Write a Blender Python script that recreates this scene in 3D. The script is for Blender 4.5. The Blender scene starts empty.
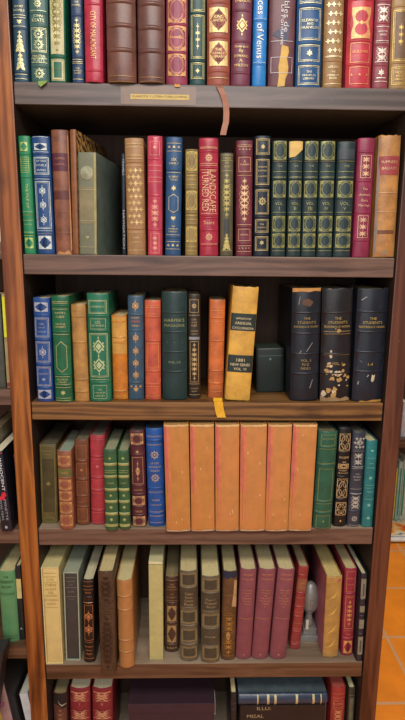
import bpy, bmesh, math, random
from mathutils import Vector, Matrix
random.seed(7)
S = bpy.context.scene
COL = S.collection
PI = math.pi

# ------------------------------------------------------------------ camera
HZ = 1.42                                   # eye height above the floor
CX, CD, YAW, PIT, ROLL, FPX = -0.0428, 1.1369, 0.0244, 0.1943, 0.0104, 520.0
CAM = Vector((CX, -CD, HZ))
FW = Vector((math.sin(YAW)*math.cos(PIT), math.cos(YAW)*math.cos(PIT), -math.sin(PIT)))
RT0 = Vector((math.cos(YAW), -math.sin(YAW), 0)); UP0 = RT0.cross(FW)
RT = RT0*math.cos(ROLL) + UP0*math.sin(ROLL); UP = -RT0*math.sin(ROLL) + UP0*math.cos(ROLL)
cam = bpy.data.objects.new('camera', bpy.data.cameras.new('camera')); COL.objects.link(cam)
cam.data.sensor_fit = 'VERTICAL'; cam.data.sensor_height = 24.0; cam.data.lens = 24.0*FPX/720.0
cam.data.clip_start = 0.02
cam.matrix_world = Matrix((( RT.x, UP.x, -FW.x, CAM.x), (RT.y, UP.y, -FW.y, CAM.y), (RT.z, UP.z, -FW.z, CAM.z), (0,0,0,1)))
S.camera = cam

def ray(px, py):
    return FW + RT*((px-202.5)/FPX) + UP*((360.0-py)/FPX)
def at_y(px, py, y):                        # measured point on the plane Y = y
    d = ray(px, py); return CAM + d*((y-CAM.y)/d.y)
def at_z(px, py, z):                        # measured point on a level surface
    d = ray(px, py); return CAM + d*((z-CAM.z)/d.z)

# ------------------------------------------------------------------ materials
def lin(h):
    h = h.lstrip('#'); out = []
    for i in (0, 2, 4):
        c = int(h[i:i+2], 16)/255.0
        out.append(c/12.92 if c <= .04045 else ((c+.055)/1.055)**2.4)
    return tuple(out) + (1.0,)
MC = {}
def newmat(key):
    m = bpy.data.materials.new(key); m.use_nodes = True
    nt = m.node_tree; b = nt.nodes['Principled BSDF']
    return m, nt, b
def node(nt, t, **kw):
    n = nt.nodes.new(t)
    for k, v in kw.items(): setattr(n, k, v)
    return n
def coords(nt, scale, rnd=True):
    tc = node(nt, 'ShaderNodeTexCoord'); mp = node(nt, 'ShaderNodeMapping')
    mp.inputs['Scale'].default_value = scale
    nt.links.new(tc.outputs['Object'], mp.inputs['Vector'])
    if rnd:
        oi = node(nt, 'ShaderNodeObjectInfo'); ml = node(nt, 'ShaderNodeMath', operation='MULTIPLY'); ml.inputs[1].default_value = 37.0
        nt.links.new(oi.outputs['Random'], ml.inputs[0]); nt.links.new(ml.outputs[0], mp.inputs['Location'])
    return mp.outputs['Vector']
def noise(nt, vec, scale, detail=4, rough=.6, dist=0):
    n = node(nt, 'ShaderNodeTexNoise'); n.inputs['Scale'].default_value = scale; n.inputs['Detail'].default_value = detail
    n.inputs['Roughness'].default_value = rough; n.inputs['Distortion'].default_value = dist
    nt.links.new(vec, n.inputs['Vector']); return n.outputs['Fac']
def ramp(nt, fac, stops):
    r = node(nt, 'ShaderNodeValToRGB'); e = r.color_ramp.elements
    e[0].position, e[0].color = stops[0]; e[1].position, e[1].color = stops[-1]
    for p, c in stops[1:-1]:
        x = e.new(p); x.color = c
    nt.links.new(fac, r.inputs['Fac']); return r.outputs['Color']
def mixc(nt, fac, a, b, mode='MIX'):
    n = node(nt, 'ShaderNodeMix', data_type='RGBA', blend_type=mode)
    for sock, v in ((n.inputs[0], fac), (n.inputs[6], a), (n.inputs[7], b)):
        if hasattr(v, 'is_linked'): nt.links.new(v, sock)
        else: sock.default_value = v
    return n.outputs[2]
def bump(nt, b, h, strength, dist=.001):
    n = node(nt, 'ShaderNodeBump'); n.inputs['Strength'].default_value = strength; n.inputs['Distance'].default_value = dist
    nt.links.new(h, n.inputs['Height']); nt.links.new(n.outputs['Normal'], b.inputs['Normal'])
G = lambda v: (v, v, v, 1)

def leather(hexc, rough=.42, wear=0.0, wearcol='#b58a58', var=.22, second=None, streak=False):
    key = ('leather', hexc, rough, wear, wearcol, var, second, streak)
    if key in MC: return MC[key]
    m, nt, b = newmat('leather')
    v = coords(nt, (1, 1, 1))
    base = lin(hexc); lum = .3*base[0]+.6*base[1]+.1*base[2]
    base = tuple((x+(lum-x)*.1)*.86 for x in base[:3]) + (1,)
    n1 = noise(nt, v, 38, 5, .65)
    lo = tuple(c*(1-var) for c in base[:3]) + (1,); hi = tuple(min(1, c*(1+var)) for c in base[:3]) + (1,)
    if second: hi = lin(second)
    c = ramp(nt, n1, [(.32, lo), (.68, hi)])
    if streak:                                   # long stains down the cloth
        v2 = coords(nt, (5, 5, .8)); n3 = noise(nt, v2, 12, 3)
        c = mixc(nt, ramp(nt, n3, [(.45, G(0)), (.75, G(.5))]), c, lin(wearcol))
    if wear > 0:
        n2 = noise(nt, v, 75, 6, .75, .6)
        t = .74 - .3*wear
        w = ramp(nt, n2, [(t, G(0)), (t+.07, G(1))])
        c = mixc(nt, w, c, lin(wearcol))
    nt.links.new(c, b.inputs['Base Color'])
    b.inputs['Roughness'].default_value = rough
    b.inputs['Specular IOR Level'].default_value = .45
    bump(nt, b, noise(nt, v, 420, 2), .25, .0006)
    MC[key] = m; return m
def plain(name, hexc, rough=.5, metal=0.0, var=.1, scale=60, bmp=.1):
    key = (name, hexc, rough, metal, var, scale)
    if key in MC: return MC[key]
    m, nt, b = newmat(name); v = coords(nt, (1, 1, 1)); base = lin(hexc)
    n1 = noise(nt, v, scale, 4)
    c = ramp(nt, n1, [(.3, tuple(x*(1-var) for x in base[:3])+(1,)), (.7, tuple(min(1, x*(1+var)) for x in base[:3])+(1,))])
    nt.links.new(c, b.inputs['Base Color']); b.inputs['Roughness'].default_value = rough; b.inputs['Metallic'].default_value = metal
    if bmp: bump(nt, b, noise(nt, v, 300, 2), bmp, .0004)
    MC[key] = m; return m
def gold(hexc='#d8b05a', metal=.25, rough=.38, worn=0.12):
    key = ('gold', hexc, metal, rough, worn)
    if key in MC: return MC[key]
    m, nt, b = newmat('gold_leaf'); v = coords(nt, (1, 1, 1)); base = tuple(min(.9, x*1.12) for x in lin(hexc)[:3]) + (1,)
    n1 = noise(nt, v, 180, 3)
    c = ramp(nt, n1, [(.3, tuple(x*(1-worn*3) for x in base[:3])+(1,)), (.6, base)])
    nt.links.new(c, b.inputs['Base Color']); b.inputs['Roughness'].default_value = rough; b.inputs['Metallic'].default_value = metal
    MC[key] = m; return m
def pages(hexc):
    key = ('pages', hexc)
    if key in MC: return MC[key]
    m, nt, b = newmat('paper_pages'); v = coords(nt, (1, .05, .05)); base = tuple(min(.9, x*f) for x, f in zip(lin(hexc)[:3], (1.22, 1.17, 1.0))) + (1,)
    n1 = noise(nt, v, 900, 2, .5)
    c = ramp(nt, n1, [(.3, tuple(x*f for x, f in zip(base[:3], (.82,.76,.66)))+(1,)), (.7, base)])
    nt.links.new(c, b.inputs['Base Color']); b.inputs['Roughness'].default_value = .8
    MC[key] = m; return m
def marbled():
    key = 'marbled'
    if key in MC: return MC[key]
    m, nt, b = newmat('marbled_paper'); v = coords(nt, (1, 1, 1))
    w = node(nt, 'ShaderNodeTexWave', wave_type='RINGS'); w.inputs['Scale'].default_value = 18; w.inputs['Distortion'].default_value = 9; w.inputs['Detail'].default_value = 4
    w.inputs['Detail Scale'].default_value = 2.5
    nt.links.new(v, w.inputs['Vector'])
    c = ramp(nt, w.outputs['Fac'], [(.1, lin('#3a2a1e')), (.4, lin('#a8804a')), (.6, lin('#6a4c32')), (.9, lin('#c89c5a'))])
    nt.links.new(c, b.inputs['Base Color']); b.inputs['Roughness'].default_value = .45
    MC[key] = m; return m
SHZ_K = 1.42-.3221
def wood(key, stops, axis='X', rough=.45, sc=1.0, rings=.5, scratch=0.0, knots=()):
    k = ('wood', key)
    if k in MC: return MC[k]
    m, nt, b = newmat('wood_'+key)
    s = {'X': (1.2, 14, 14), 'Z': (14, 14, 1.2), 'Y': (14, 1.2, 14)}[axis]
    v = coords(nt, s)
    n1 = noise(nt, v, 2.2*sc, 6, .6, 1.2)
    wv = node(nt, 'ShaderNodeTexWave', wave_type='BANDS', bands_direction='Z' if axis == 'X' else 'X')
    s2 = {'X': (.6, 3, 6), 'Z': (6, 3, .6), 'Y': (3, .6, 6)}[axis]
    v2 = coords(nt, s2)
    wv.inputs['Scale'].default_value = 2.6; wv.inputs['Distortion'].default_value = 7; wv.inputs['Detail'].default_value = 3; wv.inputs['Detail Scale'].default_value = .9
    nt.links.new(v2, wv.inputs['Vector'])
    f = node(nt, 'ShaderNodeMix', data_type='FLOAT'); f.inputs[0].default_value = rings
    nt.links.new(n1, f.inputs[2]); nt.links.new(wv.outputs['Fac'], f.inputs[3])
    c = ramp(nt, f.outputs[0], [(p, lin(h)) for p, h in stops])
    for kx, kz in knots:                             # dark oval knots with a ring
        tc = node(nt, 'ShaderNodeTexCoord'); mp = node(nt, 'ShaderNodeMapping')
        sq = (1, 0, .55) if axis == 'Z' else (.45, 0, 1)
        mp.inputs['Scale'].default_value = sq; mp.inputs['Location'].default_value = (-kx*sq[0], 0, -kz*sq[2])
        nt.links.new(tc.outputs['Object'], mp.inputs['Vector'])
        L = node(nt, 'ShaderNodeVectorMath', operation='LENGTH'); nt.links.new(mp.outputs['Vector'], L.inputs[0])
        ad = node(nt, 'ShaderNodeMath', operation='MULTIPLY_ADD'); nt.links.new(n1, ad.inputs[0]); ad.inputs[1].default_value = .008; nt.links.new(L.outputs['Value'], ad.inputs[2])
        kf = ramp(nt, ad.outputs[0], [(.004, G(.55)), (.009, G(.3)), (.0115, G(.2)), (.0128, G(.65)), (.0142, G(.25)), (.02, G(0))])
        c = mixc(nt, kf, c, lin('#2e1a0e'))
    if scratch > 0:
        v3 = coords(nt, (1, 1, 1)); n3 = noise(nt, v3, 55, 5, .8, .3)
        c = mixc(nt, ramp(nt, n3, [(.72-.1*scratch, G(0)), (.78, G(.7))]), c, lin('#b9a08c'))
    nt.links.new(c, b.inputs['Base Color']); b.inputs['Roughness'].default_value = rough
    bump(nt, b, n1, .15, .001)
    MC[k] = m; return m

# ------------------------------------------------------------------ mesh helpers
def link_mesh(name, verts, faces, mat, parent=None, smooth=False, mats=None, fm=None):
    me = bpy.data.meshes.new(name); me.from_pydata([tuple(v) for v in verts], [], faces); me.update()
    o = bpy.data.objects.new(name, me); COL.objects.link(o)
    for mm in (mats or [mat]): me.materials.append(mm)
    if fm:
        for p, i in zip(me.polygons, fm): p.material_index = i
    if smooth:
        for p in me.polygons: p.use_smooth = True
    if parent: o.parent = parent
    return o
def bm_obj(name, bm, mat, parent=None, smooth=False):
    bmesh.ops.recalc_face_normals(bm, faces=bm.faces[:])
    me = bpy.data.meshes.new(name); bm.to_mesh(me); bm.free()
    o = bpy.data.objects.new(name, me); COL.objects.link(o); me.materials.append(mat)
    if smooth:
        for p in me.polygons: p.use_smooth = True
    if parent: o.parent = parent
    return o
def box(bm, x0, x1, y0, y1, z0, z1, bev=0.0, seg=2):
    t = bmesh.new(); r = bmesh.ops.create_cube(t, size=1.0)
    for v in t.verts:
        v.co = Vector((x0+(v.co.x+.5)*(x1-x0), y0+(v.co.y+.5)*(y1-y0), z0+(v.co.z+.5)*(z1-z0)))
    if bev: bmesh.ops.bevel(t, geom=t.edges[:], offset=bev, segments=seg, profile=.6, affect='EDGES')
    me = bpy.data.meshes.new('tmp'); t.to_mesh(me); t.free(); bm.from_mesh(me); bpy.data.meshes.remove(me)
def box_obj(name, dims, mat, parent=None, bev=0.0):
    bm = bmesh.new(); box(bm, *dims, bev=bev); return bm_obj(name, bm, mat, parent)
def empty(name, loc, rot=(0, 0, 0)):
    o = bpy.data.objects.new(name, None); o.empty_display_size = .03; COL.objects.link(o); o.location = loc; o.rotation_euler = rot; return o
def tag(o, label, cat, group=None):
    o['label'] = label; o['category'] = cat
    if group: o['group'] = group
    return o
def struct(o):
    o['kind'] = 'structure'; return o

TEXTS = {}
def text_mesh(s):
    if s in TEXTS: return TEXTS[s]
    cu = bpy.data.curves.new('lettering', 'FONT'); cu.body = s; cu.resolution_u = 2; cu.size = 1.0
    ob = bpy.data.objects.new('lettering', cu)
    me = bpy.data.meshes.new_from_object(ob)
    vs = [(v.co.x, v.co.y) for v in me.vertices]; fs = [tuple(p.vertices) for p in me.polygons]
    bpy.data.objects.remove(ob); bpy.data.curves.remove(cu); bpy.data.meshes.remove(me)
    if vs:
        x0 = min(v[0] for v in vs); x1 = max(v[0] for v in vs); y0 = min(v[1] for v in vs); y1 = max(v[1] for v in vs)
        cx, cy = (x0+x1)/2, (y0+y1)/2
        vs = [(x-cx, y-cy) for x, y in vs]
        TEXTS[s] = (vs, fs, x1-x0, y1-y0)
    else: TEXTS[s] = ([], [], 1, 1)
    return TEXTS[s]

# ------------------------------------------------------------------ spine tooling drawn in (u, v)
class Tool:
    def __init__(self, a): self.a = a; self.v = []; self.f = []; self.m = []; self.base = 0
    def poly(self, pts, m=0):
        i = len(self.v); ly = 1 if m == 1 else self.base; self.v += [(p[0], p[1], ly) for p in pts]; self.f.append(tuple(range(i, i+len(pts)))); self.m.append(m)
    def rect(self, u0, u1, v0, v1, m=0): self.poly([(u0, v0), (u1, v0), (u1, v1), (u0, v1)], m)
    def line(self, v, w=.86, th=.0009, m=0):
        k = self.base; self.base = 3; self.rect(-self.a*w, self.a*w, v-th/2, v+th/2, m); self.base = k
    def frame(self, v0, v1, w=.78, th=.0009, m=0):
        u = self.a*w; 
        self.rect(-u, u, v0, v0+th, m); self.rect(-u, u, v1-th, v1, m); self.rect(-u, -u+th, v0+th, v1-th, m); self.rect(u-th, u, v0+th, v1-th, m)
    def dia(self, u, v, du, dv, m=0): self.poly([(u-du, v), (u, v-dv), (u+du, v), (u, v+dv)], m)
    def ell(self, u, v, du, dv, m=0, n=12): self.poly([(u+du*math.cos(2*PI*k/n), v+dv*math.sin(2*PI*k/n)) for k in range(n)], m)
    def ring(self, u, v, du, dv, th=.0008, m=0, n=16):
        for k in range(n):
            a0, a1 = 2*PI*k/n, 2*PI*(k+1)/n
            self.poly([(u+du*math.cos(a0), v+dv*math.sin(a0)), (u+du*math.cos(a1), v+dv*math.sin(a1)), (u+(du-th)*math.cos(a1), v+(dv-th)*math.sin(a1)), (u+(du-th)*math.cos(a0), v+(dv-th)*math.sin(a0))], m)
    def petal(self, u, v, ang, L, w, m=0):
        c, s = math.cos(ang), math.sin(ang)
        self.poly([(u+c*x-s*y, v+s*x+c*y) for x, y in ((0, 0), (L*.4, -w/2), (L*.75, -w*.35), (L, 0), (L*.75, w*.35), (L*.4, w/2))], m)
    def rosette(self, u, v, r, n=8, m=0):
        if r > .0055:
            self.ring(u, v, r*.5, r*.5, .0008, m); self.ell(u, v, r*.2, r*.2, m)
            for k in range(16): self.petal(u+r*.42*math.cos(2*PI*k/16), v+r*.42*math.sin(2*PI*k/16), 2*PI*k/16, r*(.58 if k % 2 == 0 else .42), r*.2, m)
            return
        for k in range(n): self.petal(u, v, 2*PI*k/n+PI/2, r if k % 2 == 0 else r*.72, r*.4, m)
    def fleuron(self, u, v, r, m=0):                # a symmetrical sprig
        for a, l in ((PI/2, 1.0), (PI/2+.7, .85), (PI/2-.7, .85), (PI/2+1.5, .7), (PI/2-1.5, .7), (-PI/2, .5)):
            self.petal(u, v, a, r*l, r*.34, m)
    def text(self, s, v, w, h=None, u=0, m=0, rot=0, maxh=None):
        vs, fs, W, H = text_mesh(s)
        sx = w/W; sy = (h/H) if h else sx
        if maxh and sy*H > maxh: sy = maxh/H; 
        if not h: sx = min(sx, sy*1.15) if maxh else sx
        i = len(self.v)
        for x, y in vs:
            x, y = x*sx, y*sy
            self.v.append((u+x, v+y, 2) if not rot else ((u+y, v-x, 2) if rot < 0 else (u-y, v+x, 2)))
        for f in fs: self.f.append(tuple(k+i for k in f)); self.m.append(m)
    def build(self, name, surf, off, mats, parent):
        if not self.f: return None
        sp = sorted((min(self.v[k][1] for k in f), max(self.v[k][1] for k in f), i) for i, f in enumerate(self.f))
        groups, top = [[]], sp[0][1]
        for lo, hi, i in sp:                             # ornaments far apart on the spine are pieces of their own
            if lo-top > .016: groups.append([])
            groups[-1].append(i); top = max(top, hi)
        o = None
        for g in groups: o = self.build_group(name, surf, off, mats, parent, sorted(g))
        return o
    def build_group(self, name, surf, off, mats, parent, ids):
        bm = bmesh.new(); vv = [bm.verts.new((u, v, q)) for u, v, q in self.v]
        for f, mi in [(self.f[i], self.m[i]) for i in ids]:
            try: ff = bm.faces.new([vv[k] for k in f]); ff.material_index = mi
            except ValueError: pass
        bmesh.ops.delete(bm, geom=[q for q in bm.verts if not q.link_faces], context='VERTS')
        for k in (-.85, -.7, -.5, -.25, 0, .25, .5, .7, .85):
            bmesh.ops.bisect_plane(bm, geom=bm.verts[:]+bm.edges[:]+bm.faces[:], plane_co=(self.a*k, 0, 0), plane_no=(1, 0, 0), dist=1e-6)
        nb = getattr(surf, 'nb', surf)
        for v in bm.verts:
            u, z, ly = v.co
            v.co = Vector((u, surf(u, z)-off-.0004 if ly > 2.5 else nb(u, z)-off-ly*.0003, z))
        for f in bm.faces:
            f.normal_update()
            if f.normal.y > 0: f.normal_flip()
        me = bpy.data.meshes.new(name); bm.to_mesh(me); bm.free()
        o = bpy.data.objects.new(name, me); COL.objects.link(o)
        for mm in mats: me.materials.append(mm)
        o.parent = parent; return o

# ------------------------------------------------------------------ one book
def make_book(w, h, d, colour, rnd=.3, bands=(), bandh=.0016, bandw=.0026, rough=.42, wear=0, wearcol='#b58a58', second=None, streak=False,
              page='#d9cba6', board=None, ragged=0, label=None, cat='book', name='leather_book', group=None, matobj=None, flatcap=False, joint=.0008, var=.22, edge=.003):
    root = empty(name, (0, 0, 0)); tag(root, label, cat, group)
    a = w/2; s = min(rnd*a, .009); t = .0022
    def bandoff(z):
        o = 0
        for b in bands:
            q = abs(z-b)/bandw
            if q < 1: o = max(o, bandh*math.cos(q*PI/2)**.7)
        return o
    def cap(z): 
        e = min(z, h-z)
        return .0012*(1-min(1, max(0, e)/.004))**2
    def surf(u, z):
        q = min(1, abs(u)/a)
        return s*q*q + (.0014*max(0, q-.86)/.14) - bandoff(z)*(1-q**6) + cap(z)
    def surf_nb(u, z):
        q = min(1, abs(u)/a)
        return s*q*q + (.0014*max(0, q-.86)/.14) + cap(z)
    surf.nb = surf_nb
    zs = {0, .0015, .004, h-.004, h-.0015, h}
    for b in bands:
        for q in (-1, -.8, -.45, 0, .45, .8, 1): zs.add(min(h-.001, max(.001, b+q*bandw)))
    if ragged:
        for k in range(1, 6): zs.add(h*k/6)
    zs = sorted(zs)
    US = [-1, -.95, -.86, -.7, -.45, -.2, 0, .2, .45, .7, .86, .95, 1]
    outer, inner = [], []
    tails = [(a, s+.004, 0), (a-joint, s+.0075, 0), (a, s+.011, 0), (a, d-.001, 0), (a-.0006, d, 0)]
    n_sp = len(US)
    prof_o = [('T', -x, y) for x, y, _ in reversed(tails)] + [('S', q, 0) for q in US] + [('T', x, y) for x, y, _ in tails]
    rag = [random.uniform(-1, 1) for _ in prof_o]; rag2 = [random.uniform(-1, 1) for _ in prof_o]
    verts, faces, fm = [], [], []
    n = len(prof_o)
    for zi, z in enumerate(zs):
        for k, (kind, x, y) in enumerate(prof_o):
            zz = z
            if ragged and kind == 'S':
                if zi == len(zs)-1: zz = z + ragged*(rag[k]*.9-.4)
                if zi == 0: zz = z + ragged*abs(rag2[k])*.8
            if kind == 'S': verts.append((a*x, surf(a*x, z), zz))
            else: verts.append((x, y, z))
    off = len(verts)
    for zi, z in enumerate(zs):
        for k, (kind, x, y) in enumerate(prof_o):
            if kind == 'S': verts.append((max(-(a-t), min(a-t, a*x)), surf(a*x, .5*h)+t, z if not ragged or zi not in (0, len(zs)-1) else verts[zi*n+k][2]))
            else: verts.append(((a-t)*(1 if x > 0 else -1), y, z))
    nz = len(zs)
    for zi in range(nz-1):
        for k in range(n-1):
            A = zi*n+k
            faces.append((A, A+1, A+1+n, A+n))
            fm.append(1 if board and not (4 <= k < 4+n_sp+1) else 0)
            faces.append((off+A+1, off+A, off+A+n, off+A+1+n)); fm.append(0)
    for k in range(n-1):
        faces.append((k+1, k, off+k, off+k+1)); fm.append(0)
        A = (nz-1)*n+k
        faces.append((A, A+1, off+A+1, off+A)); fm.append(0)
    for zi in range(nz-1):
        A = zi*n
        faces.append((A, A+n, off+A+n, off+A)); fm.append(0)
        A = zi*n+n-1
        faces.append((A+n, A, off+A, off+A+n)); fm.append(0)
    base = matobj or leather(colour, rough, wear, wearcol, var, second, streak)
    cov = link_mesh('cover', verts, faces, base, root, True, mats=[base]+([board] if board else []), fm=fm)
    cov.data.set_sharp_from_angle(angle=.6)
    e = edge
    bm = bmesh.new(); nseg = 8
    pv = [(-(a-t-.0002), d-.004)] + [((a-t-.0002)*(-1+2*k/nseg), surf((a-t)*(-1+2*k/nseg), h/2)+t+.0012) for k in range(nseg+1)] + [((a-t-.0002), d-.004)]
    pv += [((a-t)*.5, d-.0065), (0, d-.0075), (-(a-t)*.5, d-.0065)]
    lo = [bm.verts.new((x, y, e)) for x, y in pv]; hi = [bm.verts.new((x, y, h-e)) for x, y in pv]
    for k in range(len(pv)):
        j = (k+1) % len(pv); bm.faces.new((lo[k], lo[j], hi[j], hi[k]))
    bm.faces.new(list(reversed(lo))); bm.faces.new(hi)
    bm_obj('page_block', bm, pages(page), root)
    return root, surf

# ------------------------------------------------------------------ the bookcase
W2 = .40
SHZ = [HZ+.3421, HZ+.0034, HZ-.3221, HZ-.6328, HZ-1.0030, HZ-1.335]      # tops of the six shelves in view
TH = .042; DEP = .275
w_left = wood('honey', [(.3, '#4e2810'), (.43, '#7a421b'), (.53, '#9a5a27'), (.6, '#a8682f'), (.74, '#693819')], 'Z', .36, .6, .12, .3, knots=((-.43,HZ+.15),(-.418,HZ-1.03),(-.412,HZ-.2),(-.425,HZ+.42)))
w_right = wood('red_brown', [(.33, '#3f2115'), (.47, '#583122'), (.56, '#673d2b'), (.68, '#4d2b1e')], 'Z', .4, .7, .1, .4)
w_sh = wood('brown_shelf', [(.33, '#47332a'), (.48, '#644b3e'), (.58, '#735849'), (.7, '#58423a')], 'X', .42, 1.0, .12, .25)
w_top = wood('grey_shelf', [(.33, '#453a36'), (.48, '#5b4f4a'), (.58, '#6b5d57'), (.7, '#4f4540')], 'X', .36, 1.0, .12, .3)
w_kn = wood('knotty_shelf', [(.28, '#3f2814'), (.42, '#654525'), (.55, '#8a6234'), (.7, '#6b4726'), (.85, '#4a2f18')], 'X', .42, .8, .3, .1, knots=((-.12,SHZ_K-.022),(.23,SHZ_K-.018),(.36,SHZ_K-.026)))
w_red = wood('warm_shelf', [(.33, '#432d1e'), (.48, '#5f432f'), (.58, '#6e503a'), (.7, '#533824')], 'X', .42, 1.0, .15, .2)
w_dark = wood('dark_back', [(.25, '#3a281c'), (.5, '#4b3525'), (.75, '#573e2c')], 'Z', .7, .5, .1)
w_in = wood('shaded_brown', [(.25, '#241812'), (.5, '#30211a'), (.75, '#392820')], 'Z', .6, .6, .1)  # shade painted into the inner upright faces and shelf undersides
bc = empty('bookcase', (0, 0, 0)); tag(bc, 'tall open wooden bookcase full of leather bound books', 'bookcase')
LP, RP = .0435, .043
def shaded_inside(o, sx):  # darker wood on the inner face stands in for shade
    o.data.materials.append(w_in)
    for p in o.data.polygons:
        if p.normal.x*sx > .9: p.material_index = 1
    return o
shaded_inside(box_obj('upright', (-W2-LP, -W2, -.004, DEP, .0, HZ+.95), w_left, bc, .0025), 1)['label'] = 'honey brown knotted upright'
shaded_inside(box_obj('upright', (W2+.001, W2+RP, -.004, DEP, .0, HZ+.95), w_right, bc, .0025), -1)['label'] = 'dark red brown upright'
dust = wood('dusty_top', [(.25, '#6e5a46'), (.5, '#927e68'), (.75, '#a8957e')], 'X', .6, 1.0, .3, .5)
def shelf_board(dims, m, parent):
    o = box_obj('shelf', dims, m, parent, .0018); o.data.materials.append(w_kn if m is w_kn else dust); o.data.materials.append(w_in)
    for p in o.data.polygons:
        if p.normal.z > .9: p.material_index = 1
        if p.normal.z < -.9: p.material_index = 2  # underside shade put into the colour
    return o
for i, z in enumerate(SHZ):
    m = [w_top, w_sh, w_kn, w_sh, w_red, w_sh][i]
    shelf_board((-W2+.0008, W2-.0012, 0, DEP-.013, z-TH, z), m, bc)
box_obj('shelf', (-W2+.0008, W2-.0012, 0, DEP-.013, SHZ[0]+.31, SHZ[0]+.31+TH), w_sh, bc, .0018)
box_obj('back_panel', (-W2, W2, DEP-.012, DEP, 0.02, HZ+.9), w_dark, bc)
box_obj('plinth', (-W2+.001, W2-.001, .03, .05, 0, SHZ[5]-TH-.0005), w_red, bc)

# ------------------------------------------------------------------ books read off shelf by shelf
ROWG = ['books on the top visible shelf', 'books on the second shelf down', 'books on the third shelf down', 'books on the fourth shelf down', 'books on the fifth shelf down', 'books on the bottom shelf']
prev = {}
def B(row, label, bot, top, colour, cy=(0, 1), dec=(), bands=(), gilt='#d8b05a', gm=.25, d=.165, sb=None, h=None, yaw=0, lean=None, post=None, **kw):
    """bot = (x left, x right, y) and top = the same, as measured along the spine; cy maps the y of the tooling."""
    sh = SHZ[row]
    if sb is None:
        p = at_z((bot[0]+bot[1])/2, bot[2], sh); y = max(-.035, min(.15, p.y))
    else: y = sb
    bl = at_y(bot[0], bot[2], y); br = at_y(bot[1], bot[2], y)
    tl = at_y(top[0], top[2], y); tr = at_y(top[1], top[2], y)
    zt = (tl.z+tr.z)/2; zb = sh
    if row in (0, 5): pass
    if h is None: h = zt - sh
    f = lambda p, q, z: p.x + (q.x-p.x)*(z-p.z)/(q.z-p.z)
    xl0, xr0 = f(bl, tl, sh), f(br, tr, sh); xl1, xr1 = f(bl, tl, sh+h), f(br, tr, sh+h)
    g = .0009
    if row in prev and not kw.get('noprev'):
        for px0, px1, ph in prev[row][-1:]:
            hh = min(h, ph)
            pe = px0+(px1-px0)*hh/ph; me_ = xl0+(xl1-xl0)*hh/h
            push = max(0, px0+g-xl0, pe+g-me_)
            xl0 += push; xl1 += push
    kw.pop('noprev', None)
    e0 = max(0, -W2+.0008-xl0, -W2+.0008-xl1); xl0 += e0; xl1 += e0
    e1 = max(0, xr0-W2+.0008, xr1-W2+.0008); xr0 -= e1; xr1 -= e1
    if row > 0:
        room = SHZ[row-1]-TH-sh-.003-kw.get('ragged', 0)-abs(xr0-xl0)/2*abs(math.atan2(((xl1+xr1)-(xl0+xr0))/2, h))
        if h > room: print('CLAMP', row, label, round(h, 4), round(room, 4)); h = room
    w = ((xr0-xl0)+(xr1-xl1))/2
    ln = math.atan2(((xl1+xr1)-(xl0+xr0))/2, h) if lean is None else lean
    w = max(.006, w)*math.cos(ln)-.0005
    prev.setdefault(row, []).append((xr0, xr1, h))
    v = lambda Y: (lambda p: (p.z-sh))(at_y((bot[0]+bot[1])/2*.5+(top[0]+top[1])/2*.5, cy[0]+Y/cy[1], y))
    bs = [v(b) for b in bands]
    root, surf = make_book(w, h, d, colour, bands=bs, label=label, group=ROWG[row], **kw)
    root.location = ((xl0+xr0)/2, y, sh + .0004 + w/2*abs(math.sin(ln)))
    root.rotation_euler = (0, ln, yaw)
    decorate(root, surf, w, h, v, dec, gilt, gm, colour)
    if post: post(root, surf, w, h, v)
    return root

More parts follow.
